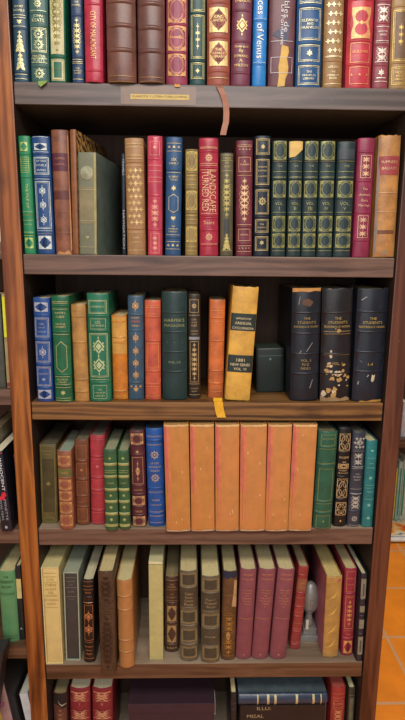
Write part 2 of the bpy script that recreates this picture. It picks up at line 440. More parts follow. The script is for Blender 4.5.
def decorate(root, surf, w, h, v, dec, gilt, gm, colour):
    a = w/2; T = Tool(a); hasN = False
    patches = []
    for it in dec:
        k = it[0]; T.base = 0
        if k == 'L':
            for y in it[1:]: T.line(v(y))
        elif k == 'l':                                   # double line
            for y in it[1:]: T.line(v(y)-.0011, .86, .0006); T.line(v(y)+.0011, .86, .0006)
        elif k == 'F': T.frame(v(it[2]), v(it[1]), it[3] if len(it) > 3 else .78)
        elif k == 'FF':
            T.frame(v(it[2]), v(it[1]), .84, .0013); T.frame(v(it[2])+.0028, v(it[1])-.0028, .84-.0028/a, .0007)
        elif k == 'R': T.rect(-a*it[3], a*it[3], v(it[2]), v(it[1]))
        elif k == 'P': patches.append(it)
        elif k == 'T':
            y, s, wf = it[1:4]
            T.text(s, v(y), w*wf, maxh=it[4] if len(it) > 4 else .0075)
        elif k == 'V':
            y0, y1, s = it[1:4]; u = it[4] if len(it) > 4 else 0; hh = it[5] if len(it) > 5 else .45
            T.text(s, (v(y0)+v(y1))/2, abs(v(y0)-v(y1)), h=w*hh, u=u*a, rot=-1)
        elif k == 'D':
            y, r = v(it[1]), it[2]; T.dia(0, y, min(a*.7, r*.8), r); 
        elif k == 'O': T.rosette(0, v(it[1]), min(it[2], a*.85))
        elif k == 'Y': T.fleuron(0, v(it[1]), min(it[2], a*.9))
        elif k == 'y':
            y = v(it[1]); r = min(it[2], a*.9)
            for an, l in ((PI/2, 1.0), (PI/2+.7, .85), (PI/2-.7, .85), (PI/2+1.5, .7), (PI/2-1.5, .7)): T.petal(0, y, -an, r*l, r*.34)
        elif k == 'W':                                   # wheat-ear / leaf tree
            y0, y1 = v(it[2]), v(it[1]); n = 5
            for j in range(n):
                yy = y0+(y1-y0)*j/n; r = a*.8*(1-j/n*.8)
                T.petal(0, yy+(y1-y0)*.2, PI+.9, r*1.2, r*.62); T.petal(0, yy+(y1-y0)*.2, -.9, r*1.2, r*.62)
            T.petal(0, y0, PI/2, (y1-y0)*1.05, a*.3)
        elif k == 'X':                                   # staggered sprigs of crosses
            y0, y1, n = it[1:4]
            for j in range(n):
                yy = v(y0+(y1-y0)*(j+.5)/n)
                for u in ((-.42, .12, .62) if j % 2 == 0 else (-.62, -.12, .42)):
                    r = a*.25
                    for q in range(4): T.petal(u*a, yy, q*PI/2, r, r*.65)
        elif k == 'Q':                                   # gilt panel round a quatrefoil
            y0, y1 = v(it[2]), v(it[1]); wf = it[3] if len(it) > 3 else .8
            T.rect(-a*wf, a*wf, y0, y1); hasN = True
            c = (y0+y1)/2; T.dia(0, c, a*wf*.93, (y1-y0)*.47, 1); T.ell(0, c, a*wf*.74, (y1-y0)*.36, 1)
        elif k == 'q':                                   # gilt panel round two stacked medallions
            y0, y1 = v(it[2]), v(it[1]); c = (y0+y1)/2; hh = y1-y0; hasN = True
            T.rect(-a*.72, a*.72, y0, y1)
            for sg in (-1, 1):
                T.ell(0, c+sg*hh*.2, a*.5, hh*.2, 1)
            for sx in (-1, 1): T.dia(sx*a*.72, c, a*.14, hh*.3, 1)
            T.base = 2; T.dia(0, c, a*.18, hh*.07); T.base = 0
        elif k == 'E':                                   # frame of leafy corners round an oval
            y0, y1 = v(it[2]), v(it[1]); c = (y0+y1)/2
            T.rect(-a*.84, a*.84, y0, y1); hasN = True
            T.rect(-a*.84+.0012, a*.84-.0012, y0+.0012, y1-.0012, 1); T.base = 2
            for sx in (-1, 1):
                for sy in (-1, 1):
                    u0 = sx*(a*.84-.001); w0 = c+sy*((y1-y0)/2-.001)
                    for an in (.2, .78, 1.37): T.petal(u0, w0, math.atan2(-sy*math.sin(an), -sx*math.cos(an)), a*.44, a*.17)
            T.ring(0, c, a*.6, (y1-y0)*.4, .0007); T.ring(0, c, a*.7, (y1-y0)*.45, .0005)
        elif k == 'G':                                   # three-part gothic tracery
            y0, y1 = v(it[2]), v(it[1]); c = (y0+y1)/2; hh = (y1-y0)/2
            T.ring(0, c, a*.55, hh*.8, .0012)
            for sx in (-1, 1):
                for sy in (-1, 1): T.ring(sx*a*.42, c+sy*hh*.5, a*.36, hh*.42, .001)
            T.frame(y0, y1, .8, .0009)
        elif k == 'K':                                   # arabesque: mirrored leaves up a stem
            y0, y1 = v(it[2]), v(it[1]); n = max(2, int(round((y1-y0)/(a*.8)))); wf = it[3] if len(it) > 3 else .8
            T.rect(-.0004, .0004, y0, y1)
            for j in range(n):
                yy = y0+(y1-y0)*(j+.5)/n; r = a*wf*(math.sin(PI*(j+.5)/n)**.6 if n > 3 else 1)
                for an in (.6, PI-.6, -.6, PI+.6): T.petal(0, yy, an, r*.95, r*.2)
                for an in (.15, PI-.15): T.petal(0, yy, an, r*.6, r*.16)
                T.dia(0, yy, r*.28, (y1-y0)/n*.45)
                for sx in (-1, 1): T.ring(sx*r*.62, yy, r*.24, r*.24, .0006, n=8)
        elif k == 'Z':                                   # diamond of lattice with finials
            y, r = v(it[1]), it[2]; hasN = True; du = min(a*.72, r*.8)
            T.dia(0, y, du, r); T.dia(0, y, du*.72, r*.72, 1); T.base = 2; T.dia(0, y, du*.5, r*.5); T.petal(0, y+r, PI/2, r*.4, r*.16); T.petal(0, y-r, -PI/2, r*.4, r*.16)
            for sx in (-1, 1): T.ell(sx*du*.75, y+r*.45, r*.12, r*.12); T.ell(sx*du*.75, y-r*.45, r*.12, r*.12)
        elif k == 'H':                                   # hexagonal cartouche
            y0, y1 = v(it[2]), v(it[1]); u = a*.62; q = (y1-y0)*.16; hasN = True
            for mm, e in ((0, 0), (1, .0011)):
                T.poly([(-u+e, y0+q+e*.4), (0, y0+e*1.4), (u-e, y0+q+e*.4), (u-e, y1-q-e*.4), (0, y1-e*1.4), (-u+e, y1-q-e*.4)], mm)
        elif k == 'M':                                   # row of dots / small sprigs
            y = v(it[1]); n = it[2] if len(it) > 2 else 3; r = it[3] if len(it) > 3 else a*.22
            for j in range(n): T.rosette((-.6+1.2*j/(n-1))*a, y, r, 6)
    for pi, p in enumerate(patches):
        y0, y1, c = p[1:4]; wf = p[4] if len(p) > 4 else .985
        L = Tool(a); va, vb = v(y1), v(y0); n = max(1, int((vb-va)/.0012)) if p[-1] == 'yellow_band' else 1
        if n > 1: L.base = 3
        for q in range(n): L.rect(-a*wf, a*wf, va+(vb-va)*q/n, va+(vb-va)*(q+1)/n)
        nm = 'spine_label' if len(p) <= 5 else p[5]
        L.build(nm, surf, .0007+.00012*min(pi,3), [leather(c, .45)], root)
    mats = [gold(gilt, gm)] + ([leather(colour)] if hasN else [])
    T.build('gilt_pattern', surf, .0013, mats, root)

c0 = (0, 3.682); c1 = (0, 7.23); c1b = (0, 6.75)
def ribbon(pts, w, col, normal_y=True):
    """a woven book-mark hanging out of a book: a thin strip with thickness, points in world space"""
    def post(root, surf, bw, h, v):
        vs, fs = [], []
        inv = root.matrix_basis.inverted()
        for p, dx in pts:
            for q in ((-w/2, 0), (w/2, 0), (w/2, .0006), (-w/2, .0006)):
                vs.append(inv @ Vector((p.x+q[0]+dx, p.y-q[1], p.z)))
        n = len(pts)
        for i in range(n-1):
            for k in range(4):
                j = (k+1) % 4; fs.append((i*4+k, i*4+j, i*4+4+j, i*4+4+k))
        fs += [(3, 2, 1, 0), (n*4-4, n*4-3, n*4-2, n*4-1)]
        link_mesh('ribbon_bookmark', vs, fs, plain('ribbon', col, .55, 0, .12), root)
    return post
def jag(root, surf, w, h, name, col, pts, off=.0009):
    """torn or bared patch with its own outline; pts in fractions of half width and of height"""
    T = Tool(w/2); T.poly([(u*w/2, q*h) for u, q in pts]); T.build(name, surf, off, [plain('bared_board', col, .7, 0, .15)], root)

# --- top shelf
B(0, 'teal blue book with two gilt leaf sprays, leftmost on the top shelf', (13,28,81.5), (10,26,0), '#2a5068', c1, [('T',50,'SHORT',.6),('T',78,'NOVELS',.75),('L',112,130,193),('y',150,.008),('W',228,365),('W',365,495),('L',540,572)], [205,522], '#d9d29a', h=.238, sb=.004)
B(0, 'grey green book with gilt medallions, second on the top shelf', (30.5,49,82), (28,46.7,0), '#3f6a64', c1, [('O',30,.008),('L',80,205,378,425,455),('T',122,'JOHN',.5),('T',150,'KEATS',.65),('O',250,.011),('O',325,.011),('F',212,370,.84),('T',410,'MASTER',.7),('T',440,'POETS',.6),('O',535,.011)], [95,190,390,480], '#d3d6a6', h=.238, sb=.004)
B(0, 'green book with long cream gilt spine panel on the top shelf', (50,66,82), (48,64.5,0), '#12674a', c1, [('P',-330,393,'#d8cf98',.82),('P',430,585,'#d8cf98',.82),('P',450,565,'#1c6e50',.5),('K',-330,390,.8),('T',500,'ALICE',.4),('F',435,580,.76)], [410], '#83792f', gm=.1, h=.232, sb=.004)
B(0, 'narrow navy book with gilt scrollwork beside the crimson one, top shelf', (72,84,82), (70,82,0), '#2b466c', c1, [('T',18,'THE',.4),('T',40,'NOVEL',.7),('K',130,395,.85),('L',432,448,460,575),('T',498,'THE',.35),('T',514,'FRANKLIN',.7),('T',532,'LIBRARY',.65)], [110,415], '#ccc08a', h=.236, sb=.004)
B(0, 'crimson book with a vertical gilt title on the top shelf', (85,103,83), (83.4,102,0), '#bb2844', c1, [('V',85,430,'CITY OF MALADIGANT',0,.3)], [28,510], '#d8a86c', h=.234, sb=-.006, rough=.3)
B(0, 'thick brown ribbed leather book, left of a pair on the top shelf', (107,136,85), (105,135,0), '#74493c', c0, [('L',280,300)], [3,92,183], '#a98050', h=.25, sb=-.012, rnd=.55, wear=.3, wearcol='#98827c', bandh=.003, bandw=.0045, rough=.34)  # mottled wear, its grey also paints in the leather's highlight
B(0, 'thick brown ribbed leather book, right of a pair on the top shelf', (137.8,164.7,85), (136.7,164.4,0), '#6d463e', c0, [('L',285,300)], [12,101,187], '#a98050', h=.25, sb=-.01, rnd=.55, wear=.3, wearcol='#98827c', bandh=.003, bandw=.0045, rough=.34)  # grey of the wear doubles as a painted highlight, like its pair
B(0, 'magenta red book with gilt quatrefoil frames on the top shelf', (166,187.5,84.5), (166,188,0), '#9c3656', c1, [('E',-20,165),('E',190,368),('T',270,'Novellas',.62),('E',392,550),('O',470,.004)], [175,378], '#d9a968', h=.238, sb=.003,
  post=ribbon([(at_y(177,84,-.0005),0),(at_y(177,85,-.0025),0),(at_y(177.5,87,-.003),0)], .011, '#c98a3a'))
B(0, 'dark green book with nested gilt frames on the top shelf', (189.6,205.4,85), (189.6,206,0), '#1f4f50', c1, [('FF',-90,85),('FF',110,425),('K',170,360,.36),('FF',455,572),('O',515,.005)], [95,440], '#c3bc80', h=.236, sb=.003)
RB = [(at_y(219,86.2,-.001),0), (at_y(220,88,-.004),0), (at_y(223,94,-.005),.0), (at_y(225.5,102,-.004),0), (at_y(226.4,112,-.004),0), (at_y(226,122,-.005),0), (at_y(224,130,-.008),0), (at_y(223,135,-.009),0)]
B(0, 'russet book with two gilt lozenge panels and a hanging brown ribbon', (207,230,86.5), (207,230.5,0), '#a24e38', c1, [('Q',55,235),('T',124,'KING',.4),('T',150,'LANTERN',.62),('Q',300,478),('T',362,'THE',.3),('T',388,'FRANKLIN',.62),('T',412,'LIBRARY',.55),('L',565)], [18,270,515], '#dfc583', h=.238, sb=.003, post=ribbon(RB, .012, '#9a6347'))
B(0, 'plum book with gilt illustrator credit on the top shelf', (231,249.7,87), (232.6,253,0), '#763149', c1, [('T',8,'EMERSON',.75),('Z',185,.014),('T',338,'Illustrated',.68),('T',372,'By',.25),('T',408,'EDWARD',.72),('T',440,'A.',.2),('T',474,'WILSON',.72)], [75,300,528], '#d8b878', h=.236, sb=.003)
B(0, 'bright sky blue book with white script title on the top shelf', (251.6,266,87), (253.5,268,0), '#0f86d8', c1, [('V',-110,108,'Voices',.05,.5),('V',175,425,'of Venus',0,.5),('L',138,455)], [148,465], '#e4e6e0', gm=.05, h=.228, sb=.003, rough=.3)
def torn13(root, surf, w, h, v):
    jag(root, surf, w, h, 'torn_leather', '#d2ac5c', [(-.3,.0),(.28,.005),(.32,.06),(.5,.1),(.55,.15),(.42,.22),(.55,.27),(.5,.31),(-.05,.32),(-.1,.25),(-.25,.15),(-.2,.08)])
    jag(root, surf, w, h, 'rubbed_patch', '#565b6e', [(-.8,.40),(-.2,.37),(.45,.34),(.5,.42),(.6,.52),(.3,.5),(-.1,.44),(-.5,.43)])
B(0, 'worn purple brown book with a torn yellow patch on the top shelf', (269,293,87), (270,296.5,0), '#70434a', c1, [('V',-60,235,'Fables de',.3,.2),('V',40,330,'La Fontaine',.0,.14),('F',415,530,.85),('L',300)], [], '#c9c2c4', gm=.05, h=.24, sb=.004, wear=.3, wearcol='#a58d86', post=torn13, rnd=.2)
B(0, 'blue book with three pale gilt framed panels on the top shelf', (296,321,88), (298,324,0), '#235c94', c1, [('FF',-120,25),('FF',58,292),('T',150,'ELEANOR',.62),('T',176,'AND',.28),('T',202,'FRANKLIN',.66),('FF',325,447),('Y',395,.009),('FF',475,615),('T',524,'THE',.22),('T',548,'FRANKLIN',.52),('T',572,'LIBRARY',.46)], [40,310,465], '#d6d0a8', h=.238, sb=.003)
B(0, 'tan book sprinkled with pale gilt crosses on the top shelf', (323,342.5,88), (325.5,345,0), '#a47c46', c1, [('X',-330,400,11),('L',408,415,610),('T',488,'LIFE ON',.5),('T',525,'THE',.2),('T',548,'MISSISSIPPI',.6),('T',570,'RIVER',.4)], [440], '#ecdcae', h=.238, sb=.003)
B(0, 'thick scarlet book with a gilt lozenge on the top shelf', (346.6,371,88), (349,376,0), '#cc3442', c1b, [('q',50,262),('F',292,425,.74),('T',352,'GULLIVER',.6),('F',455,570,.74),('M',507,3,.003)], [-5,275,435], '#e2a66c', h=.238, sb=.003, rough=.32)
B(0, 'dusty rose book with pale crossed sprays on the top shelf', (372,388.7,88), (376.5,392,0), '#9c4654', c1b, [('L',35,182,278,292,420,553),('K',45,150,.8),('T',215,'SELECTED',.6),('T',238,'TALES',.45),('K',325,415,.8),('Y',500,.009),('R',525,532,.6)], [8,155,300,440], '#ecdccb', gm=.1, h=.238, sb=.003)
B(0, 'brown gilt book against the right upright on the top shelf', (389.8,408,88), (392.5,412,0), '#a8834c', c1b, [('P',75,410,'#77583a',.72),('FF',70,415),('K',165,310,.3),('FF',455,575),('T',495,'MOBY',.45),('T',518,'DICK',.35),('T',540,'LIBRARY',.5)], [42,425], '#d8b866', h=.238, sb=.003)

# --- second shelf
c2 = (128, 5.46)
B(1, 'bright green book leaning at the left end of the second shelf', (24.4,35.2,253.4), (17,29.4,135.8), '#0f8a58', c2, [('Q',78,128,.62),('F',160,245,.7),('L',172,184,196,208,220,232,458,476,505,570,588),('V',305,440,'THE FILE OF',.15,.22),('T',528,'BEACON',.6),('Q',600,658,.75)], [142,268,468,578], '#a9be6c', sb=.001)
B(1, 'blue book with three pale lattice diamonds on the second shelf', (37,54,254.8), (30,49,136), '#1d4d88', c2, [('L',50,132,280,562,578),('Q',85,122,.7),('FF',160,255),('T',182,'RIP VAN',.55),('T',205,'WINKLE',.6),('T',232,'IRVING',.5),('FF',292,552),('Z',345,.0085),('Z',422,.0085),('Z',502,.0085),('Q',590,662,.75)], [140,268,572], '#c8d2cc', gm=.1, sb=.004)
def worn3(root, surf, w, h, v):
    jag(root, surf, w, h, 'chipped_leather', '#c08a5a', [(-.95,.0),(-.5,.03),(.1,.015),(.6,.035),(.97,.0)]); 
    jag(root, surf, w, h, 'rubbed_joint', '#bf9468', [(.84,.02),(.97,.05),(.98,.4),(.93,.6),(.98,.95),(.88,.97),(.9,.6),(.86,.35)])
B(1, 'tall worn brown leather book with maroon title label on the second shelf', (55.6,72,253.4), (49.8,67.6,129.6), '#7d4a36', c2, [('P',138,235,'#5e2434'),('P',345,390,'#63302c'),('T',168,'NAMES',.55),('T',200,'NAPOLI',.65),('L',335,455,570)], [], '#a9725a', sb=.002, wear=.42, wearcol='#a9714e', second='#8e5a42', d=.2, rnd=.35, post=worn3)
B(1, 'tall book with marbled paper boards behind the grey green book', (72.6,78.2,253.4), (68.6,76.2,129.5), '#8e5528', c2, [], [], sb=.006, board=marbled(), wear=.3, wearcol='#c08a4a', d=.2, yaw=-.16, rnd=.2)
def medal(root, surf, w, h, v):
    bm = bmesh.new(); zc = v(275); R = w*.4
    for r0, hh in ((R, .0012), (R*.72, .002), (R*.3, .003)):
        n = 20; c = bm.verts.new((0, surf(0, zc)-hh-.0012, zc))
        p = [bm.verts.new((r0*.86*math.cos(2*PI*k/n), surf(r0*.86, zc)*.5-hh-.0006, zc+r0*.86*math.sin(2*PI*k/n))) for k in range(n)]
        q = [bm.verts.new((r0*math.cos(2*PI*k/n), surf(r0, zc)+.0005, zc+r0*math.sin(2*PI*k/n))) for k in range(n)]
        for k in range(n):
            j = (k+1) % n; bm.faces.new((c, p[k], p[j])); bm.faces.new((p[k], q[k], q[j], p[j]))
    bm_obj('medallion', bm, plain('pewter', '#a5a488', .4, .3, .25), root)
    jag(root, surf, w, h, 'faded_edge', '#a39b62', [(.78,.01),(.97,.0),(.98,.99),(.8,.98)])
B(1, 'grey green cloth book with a round medallion on its spine', (79,97,254.8), (76.8,96.4,152.5), '#7c7f66', (120,5.143), [('P',345,535,'#8f8560',.82),('L',360,520,655),('y',600,.006)], [], '#b0ab80', gm=.05, sb=.004, board=leather('#66776a', .5), d=.205, yaw=-.16, rnd=.06, post=medal, name='cloth_book', var=.12)
B(1, 'thin dark navy book set back beside the tan crossed book', (122,126.3,254), (121.2,125.2,153.6), '#1c2532', c2, [('V',170,260,'TRAVELS',0,.5),('V',450,660,'NAVIGATION',0,.5)], [], '#b8bcc0', gm=.05, sb=.03)
B(1, 'tan book with rows of gilt crosses on the second shelf', (127,145.6,254.8), (124.3,143,138), '#a67c4c', c2, [('L',88,106,150,168,205,570,668),('X',215,535,9),('T',600,'DON',.3),('T',625,'QUIXOTE',.5)], [185,550], '#dcbc7c', sb=.002)
B(1, 'glossy pink red book in clear wrapper on the second shelf', (147.5,162.5,255.3), (147.5,162,135.8), '#c93e58', c2, [('F',75,150,.66),('Y',110,.006),('L',205,235,270,295),('K',385,545,.7),('F',575,685,.6),('K',590,670,.4)], [170,368,555], '#e59a86', gm=.1, sb=.002, rough=.16)
B(1, 'blue book with a gilt hexagonal cartouche on the second shelf', (165,180.5,254.8), (166,182.5,137), '#205180', c2, [('L',85,128,245,585,622,662),('M',105,3),('T',174,'SIX',.35),('T',195,'FAMILY',.6),('T',268,'ROBERT',.6),('T',284,'TOOLE',.5),('Y',335,.008),('H',362,465),('y',488,.008),('T',538,'THE',.25),('T',552,'FRANKLIN',.6),('T',567,'LIBRARY',.55),('M',642,3)], [228,598], '#d2c08a', sb=.003)
B(1, 'short olive gilt book left of the red landscape volume', (185,197.8,255.3), (185.5,198,149.4), '#927a3e', c2, [('E',130,235),('L',262,285,312,478,500),('E',345,450),('O',398,.004),('E',540,625),('L',650,672)], [118,245,330,462,525], '#cfb868', sb=.003)
B(1, 'red book titled Landscape Turned Red on the second shelf', (199.7,218.5,255.3), (199,218.5,138), '#b32440', c2, [('L',106,112,196,206,230,468,635),('O',165,.0085),('V',235,460,'LANDSCAPE',.4,.34),('V',235,455,'TURNED RED',-.38,.34),('T',518,'Sears',.55),('O',597,.0085)], [128,218,478,492,558,642], '#e3b285', gm=.15, sb=.002, rough=.3)
B(1, 'short dark olive book with gilt arabesques right of the red one', (220,233,254.5), (220.5,233.5,153), '#5c553c', c2, [('T',168,'TALES',.6),('L',150,180,236),('T',192,'OF',.3),('T',212,'OLD',.4),('K',245,490,.85),('P',500,590,'#3b3c36',.45),('W',580,660),('L',672)], [], '#b8aa62', sb=.004)
B(1, 'maroon book with gilt pointed arabesque on the second shelf', (236,252.4,255.3), (236.7,253,140.4), '#772d3c', c2, [('L',95,104,260,530,645,676),('M',118,4,.002),('F',160,240,.74),('T',186,'A',.15),('T',202,'PILGRIM',.55),('K',275,515,.8),('F',553,618,.74),('T',585,'HOMER',.5),('M',658,4,.002)], [150,250,540,632], '#d8ae84', sb=.003)
B(1, 'navy black book with five gilt framed panels on the second shelf', (253.8,269.3,255.3), (255,271.4,135.8), '#182634', c2, [('FF',60,146),('Y',108,.007),('FF',172,312),('T',215,'MADAME',.55),('T',235,'BOVARY',.55),('T',266,'FLAUBERT',.55),('FF',338,472),('O',402,.009),('FF',500,572),('T',528,'THE',.25),('T',545,'FRANKLIN',.55),('FF',594,672),('Y',632,.007)], [155,322,487,583], '#c4b078', sb=.003)
VOLS = [('first', (270.8,285.6), (273,288), 140.4, 'I'), ('second', (287,300.5), (289,304), 141, 'II'), ('third', (301.4,316), (304.6,320), 141, 'III'), ('fourth', (316.8,332.5), (320.5,336.8), 141, 'IV'), ('fifth', (333.6,351), (338.5,357), 142, 'V')]
VL = ['dark green gilt set volume standing next to the navy black book', 'dark green gilt set volume with torn cream top label', 'dark green gilt set volume just right of the torn cream label', 'dark green gilt set volume fourth from left in its set', 'dark green gilt set volume with plain top panel beside the crimson book']
def torn_top(root, surf, w, h, v):
    jag(root, surf, w, h, 'torn_label', '#d6b56c', [(-.95,.86),(-.2,.865),(.3,.89),(.95,.93),(.97,.995),(-.97,.995)], .0022)
for (nm, b, t, yt, num), lb in zip(VOLS, VL):
    dec = [('L',184,240,270,462), ('T',210,'THE',.3), ('E',290,380), ('T',415,'VOL.',.55), ('T',442,num,.06*len(num)+.1), ('E',482,566), ('E',578,656), ('L',672)]
    if num in ('I', 'III', 'IV'): dec.append(('E',74,175))
    if num == 'V': dec.append(('P',74,172,'#3a4448',.9))
    B(1, lb, (b[0],b[1],255.6), (t[0],t[1],yt), '#223a3c', c2, dec, [180,278,385,475,572], '#9d9c5e', sb=.003, wear=.12, wearcol='#8a8a60', post=torn_top if num == 'II' else None)
B(1, 'crimson purple book with gilt knotwork panels on the second shelf', (352.8,370,254.8), (359.2,376,138), '#92244a', c2, [('F',150,275,.62),('K',155,270,.5),('T',335,'The',.3),('T',366,'Animals',.66),('T',397,'Gets',.4),('T',426,'Marriage',.66),('F',480,602,.62),('K',485,598,.5)], [130,290,462,615], '#dfb68e', sb=.003)
def worn21(root, surf, w, h, v):
    jag(root, surf, w, h, 'rubbed_joint', '#8b8078', [(-.98,.02),(-.82,.05),(-.76,.3),(-.86,.45),(-.74,.6),(-.9,.8),(-.84,.98),(-.98,.98)])
    jag(root, surf, w, h, 'chipped_tail', '#8f7a62', [(-.2,.03),(.1,.02),(.2,.05),(0,.07),(-.25,.055)])
B(1, 'worn tan leather book with red label at the right end, second shelf', (374.2,395.2,256), (379.4,403.5,135), '#b47a3e', c2, [('P',155,258,'#a83c40',.9),('T',187,"SUMNER'S",.72),('T',222,'BALLADS',.66),('L',355,458),('P',560,580,'#7a4a2c',.75),('M',505,3,.0015)], [], '#d8b48a', sb=.001, wear=.3, wearcol='#8d6a48', second='#c08a4a', d=.2, rnd=.3, ragged=.0016, post=worn21)

# --- third shelf
c3 = (285, 5.754)
B(2, 'blue book with silver tooled panels, leftmost on the third shelf', (36.7,53,402), (32,49,298), '#1c4f96', c3, [('Q',102,155),('FF',190,302),('T',226,'THE',.25),('T',246,'WAY OF',.4),('T',270,'WORLDS',.5),('FF',328,446),('Z',388,.01),('FF',472,582),('T',512,'DANTE',.5),('y',540,.006),('Q',605,655)], [175,315,458,592], '#a9aab4', gm=.1)
B(2, 'dark green book with a gilt lantern frame on the third shelf', (55,72,402.5), (50,68.4,296.3), '#0e6840', c3, [('L',97,106,140,285,528,572,590,652,665),('T',162,"WHITE'S",.6),('T',184,'GUIDE',.5),('T',226,'GEORGE',.55),('T',242,'HERBERT',.62),('H',325,505),('F',350,455,.34),('Y',338,.005),('y',485,.005),('T',545,'FRANKLIN',.6),('T',560,'LIBRARY',.5),('Y',625,.008)], [120,272,518,580], '#c8bb80')
B(2, 'plain tan ribbed book between two green ones, third shelf', (74.7,88.8,402), (70,85,304.8), '#ad7c3c', c3, [('L',140,150,660)], [182,330,545,615], '#c89e5c', second='#b98a48')
B(2, 'emerald book with two gilt lattice diamonds on the third shelf', (89.6,111,402), (86,107.8,293.6), '#127656', c3, [('FF',88,166),('T',126,'LORENZO',.6),('F',195,256,.72),('T',215,'LES',.25),('T',235,'ESTAMPES',.6),('FF',280,532),('Z',355,.0165),('Z',462,.0165),('L',545),('F',578,655,.66),('T',603,'THE',.2),('T',620,'FRANKLIN',.5),('T',638,'LIBRARY',.45)], [180,265,562], '#bcc690', ragged=.0015)
B(2, 'small book yellow above and orange below on the third shelf', (112.8,128,400), (111,126,315.6), '#cb7216', c3, [('P',186,398,'#d99e30',.99,'faded_upper'),('L',215,300,332,610,640)], [212,302,330,610], '#e8c070', second='#d68420', ragged=.001)
B(2, 'slate blue book with copper diamonds on the third shelf', (128.8,143.5,400), (127,143.5,296), '#38586f', c3, [('Z',120,.0095),('T',190,'ROSES',.5),('P',205,218,'#8a5a60',.6),('T',235,'VERSES',.55),('Z',305,.0085),('Z',380,.0085),('Z',450,.0085),('Z',518,.0085),('y',595,.009),('M',585,3)], [172,262,562], '#cda065')
B(2, 'coral red ribbed book left of the black green magazine volume', (145,161,400), (144.5,160.3,300.7), '#c8523a', c3, [('L',122,132,168,585,640),('F',335,480,.75)], [185,322,497,572], '#e69a5e', gm=.1, second='#cf6240')
B(2, "thick black green magazine volume with dull gilt title, third shelf", (162.5,187,400.4), (161,187.5,292), '#1d3b3a', c3, [('T',204,"HARPER'S",.78),('T',234,'MAGAZINE',.78),('T',445,'VOL. LX',.5),('M',330,3,.0012)], [160,272,387,500], '#939a66', gm=.05, wear=.2, wearcol='#a8b090', ragged=.0028, d=.18)
B(2, 'dark brown book with gilt foliage panel on the third shelf', (188,201,399), (188.2,200,294.4), '#33291f', c3, [('F',85,160,.72),('O',122,.006),('L',175,570,632),('T',200,'LORD',.4),('T',217,'OF THE',.45),('T',234,'FLIES',.45),('T',266,'WILLIAM',.55),('T',282,'GOLDING',.55),('P',300,316,'#8d8f96',.85,'foil_band'),('F',325,560,.72),('K',332,552,.62),('T',596,'FRANKLIN',.6),('T',612,'LIBRARY',.5)], [], '#c8aa78')
YR = [(at_y(217.5,399,.012)+Vector((0,0,.003)),0), (Vector((at_y(218,402,0).x, .004, SHZ[2]+.003)),0), (Vector((at_y(218.4,403,0).x, -.003, SHZ[2]+.0025)),0), (at_y(218.8,406,-.0035),0), (at_y(219.5,410,-.0035),0), (at_y(221.5,417.5,-.005),.0)]
B(2, 'orange ribbed book with a hanging yellow ribbon on the third shelf', (208,223.4,398.5), (210,225.4,300), '#cd6830', (270,3.682), [('L',140,150,190,435,448)], [177,262,372,418], '#e09a5c', gm=.1, second='#d47438', post=ribbon(YR, .02, '#e0a81e'))
B(2, 'yellow annual of 1881 leaning right with two black labels', (224.6,250,401.5), (233.4,259,287), '#d69f32', (280,5.4), [('P',185,278,'#25332f'),('P',410,502,'#25332f'),('T',212,"APPLETONS'",.6,.005),('T',237,'ANNUAL',.66,.007),('T',264,'CYCLOPAEDIA',.85,.006),('T',436,'1881',.5,.007),('T',461,'NEW SERIES',.78,.006),('T',484,'VOL. VI',.5,.006)], [], '#ded0a2', gm=.05, wear=.15, wearcol='#b98a2c', second='#dfae48', rnd=.12, ragged=.0016, d=.17, var=.15)
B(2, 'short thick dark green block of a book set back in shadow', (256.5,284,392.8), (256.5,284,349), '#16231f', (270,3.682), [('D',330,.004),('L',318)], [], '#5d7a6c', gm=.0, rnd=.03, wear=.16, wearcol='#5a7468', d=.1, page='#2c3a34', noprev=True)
ST = [('T',195,'THE',.22), ('T',218,"STUDENT'S",.62), ('T',243,'REFERENCE WORK',.84)]
def worn_top(root, surf, w, h, v):
    jag(root, surf, w, h, 'worn_head', '#b98442', [(-.97,.965),(-.4,.972),(.1,.966),(.5,.975),(.97,.97),(.97,.999),(-.97,.999)])
    jag(root, surf, w, h, 'scuff', '#5a4030', [(-.4,.86),(.2,.84),(.45,.88),(.1,.91),(-.3,.9)])
    for a, b in (((.0,.45),(.42,.53)), ((-.55,.42),(-.35,.46)), ((.3,.12),(.5,.2)), ((-.6,.86),(-.5,.93))):
        jag(root, surf, w, h, 'scratch', '#85827c', [(a[0],a[1]),(a[0]+.05,a[1]-.003),(b[0]+.04,b[1]-.004),(b[0],b[1])])
def worn_mid(root, surf, w, h, v):
    rnd = random.Random(5)
    for k in range(34):
        u = rnd.uniform(-.9, .9); q = rnd.uniform(.02, .33) if k < 26 else rnd.uniform(.33, .66)
        r = rnd.uniform(.03, .11); n = 7
        jag(root, surf, w, h, 'bared_spot', '#b08a4e' if k % 3 else '#c9b79a', [(max(-.97,min(.97,u+r*2*rnd.uniform(.5,1.2)*math.cos(2*PI*i/n))), max(.002,q+r*.28*rnd.uniform(.4,1.3)*math.sin(2*PI*i/n))) for i in range(n)])
    jag(root, surf, w, h, 'frayed_tail', '#9c7d58', [(-.97,.0),(-.97,.05),(-.6,.03),(-.2,.045),(.3,.025),(.7,.04),(.97,.02),(.97,.0)])
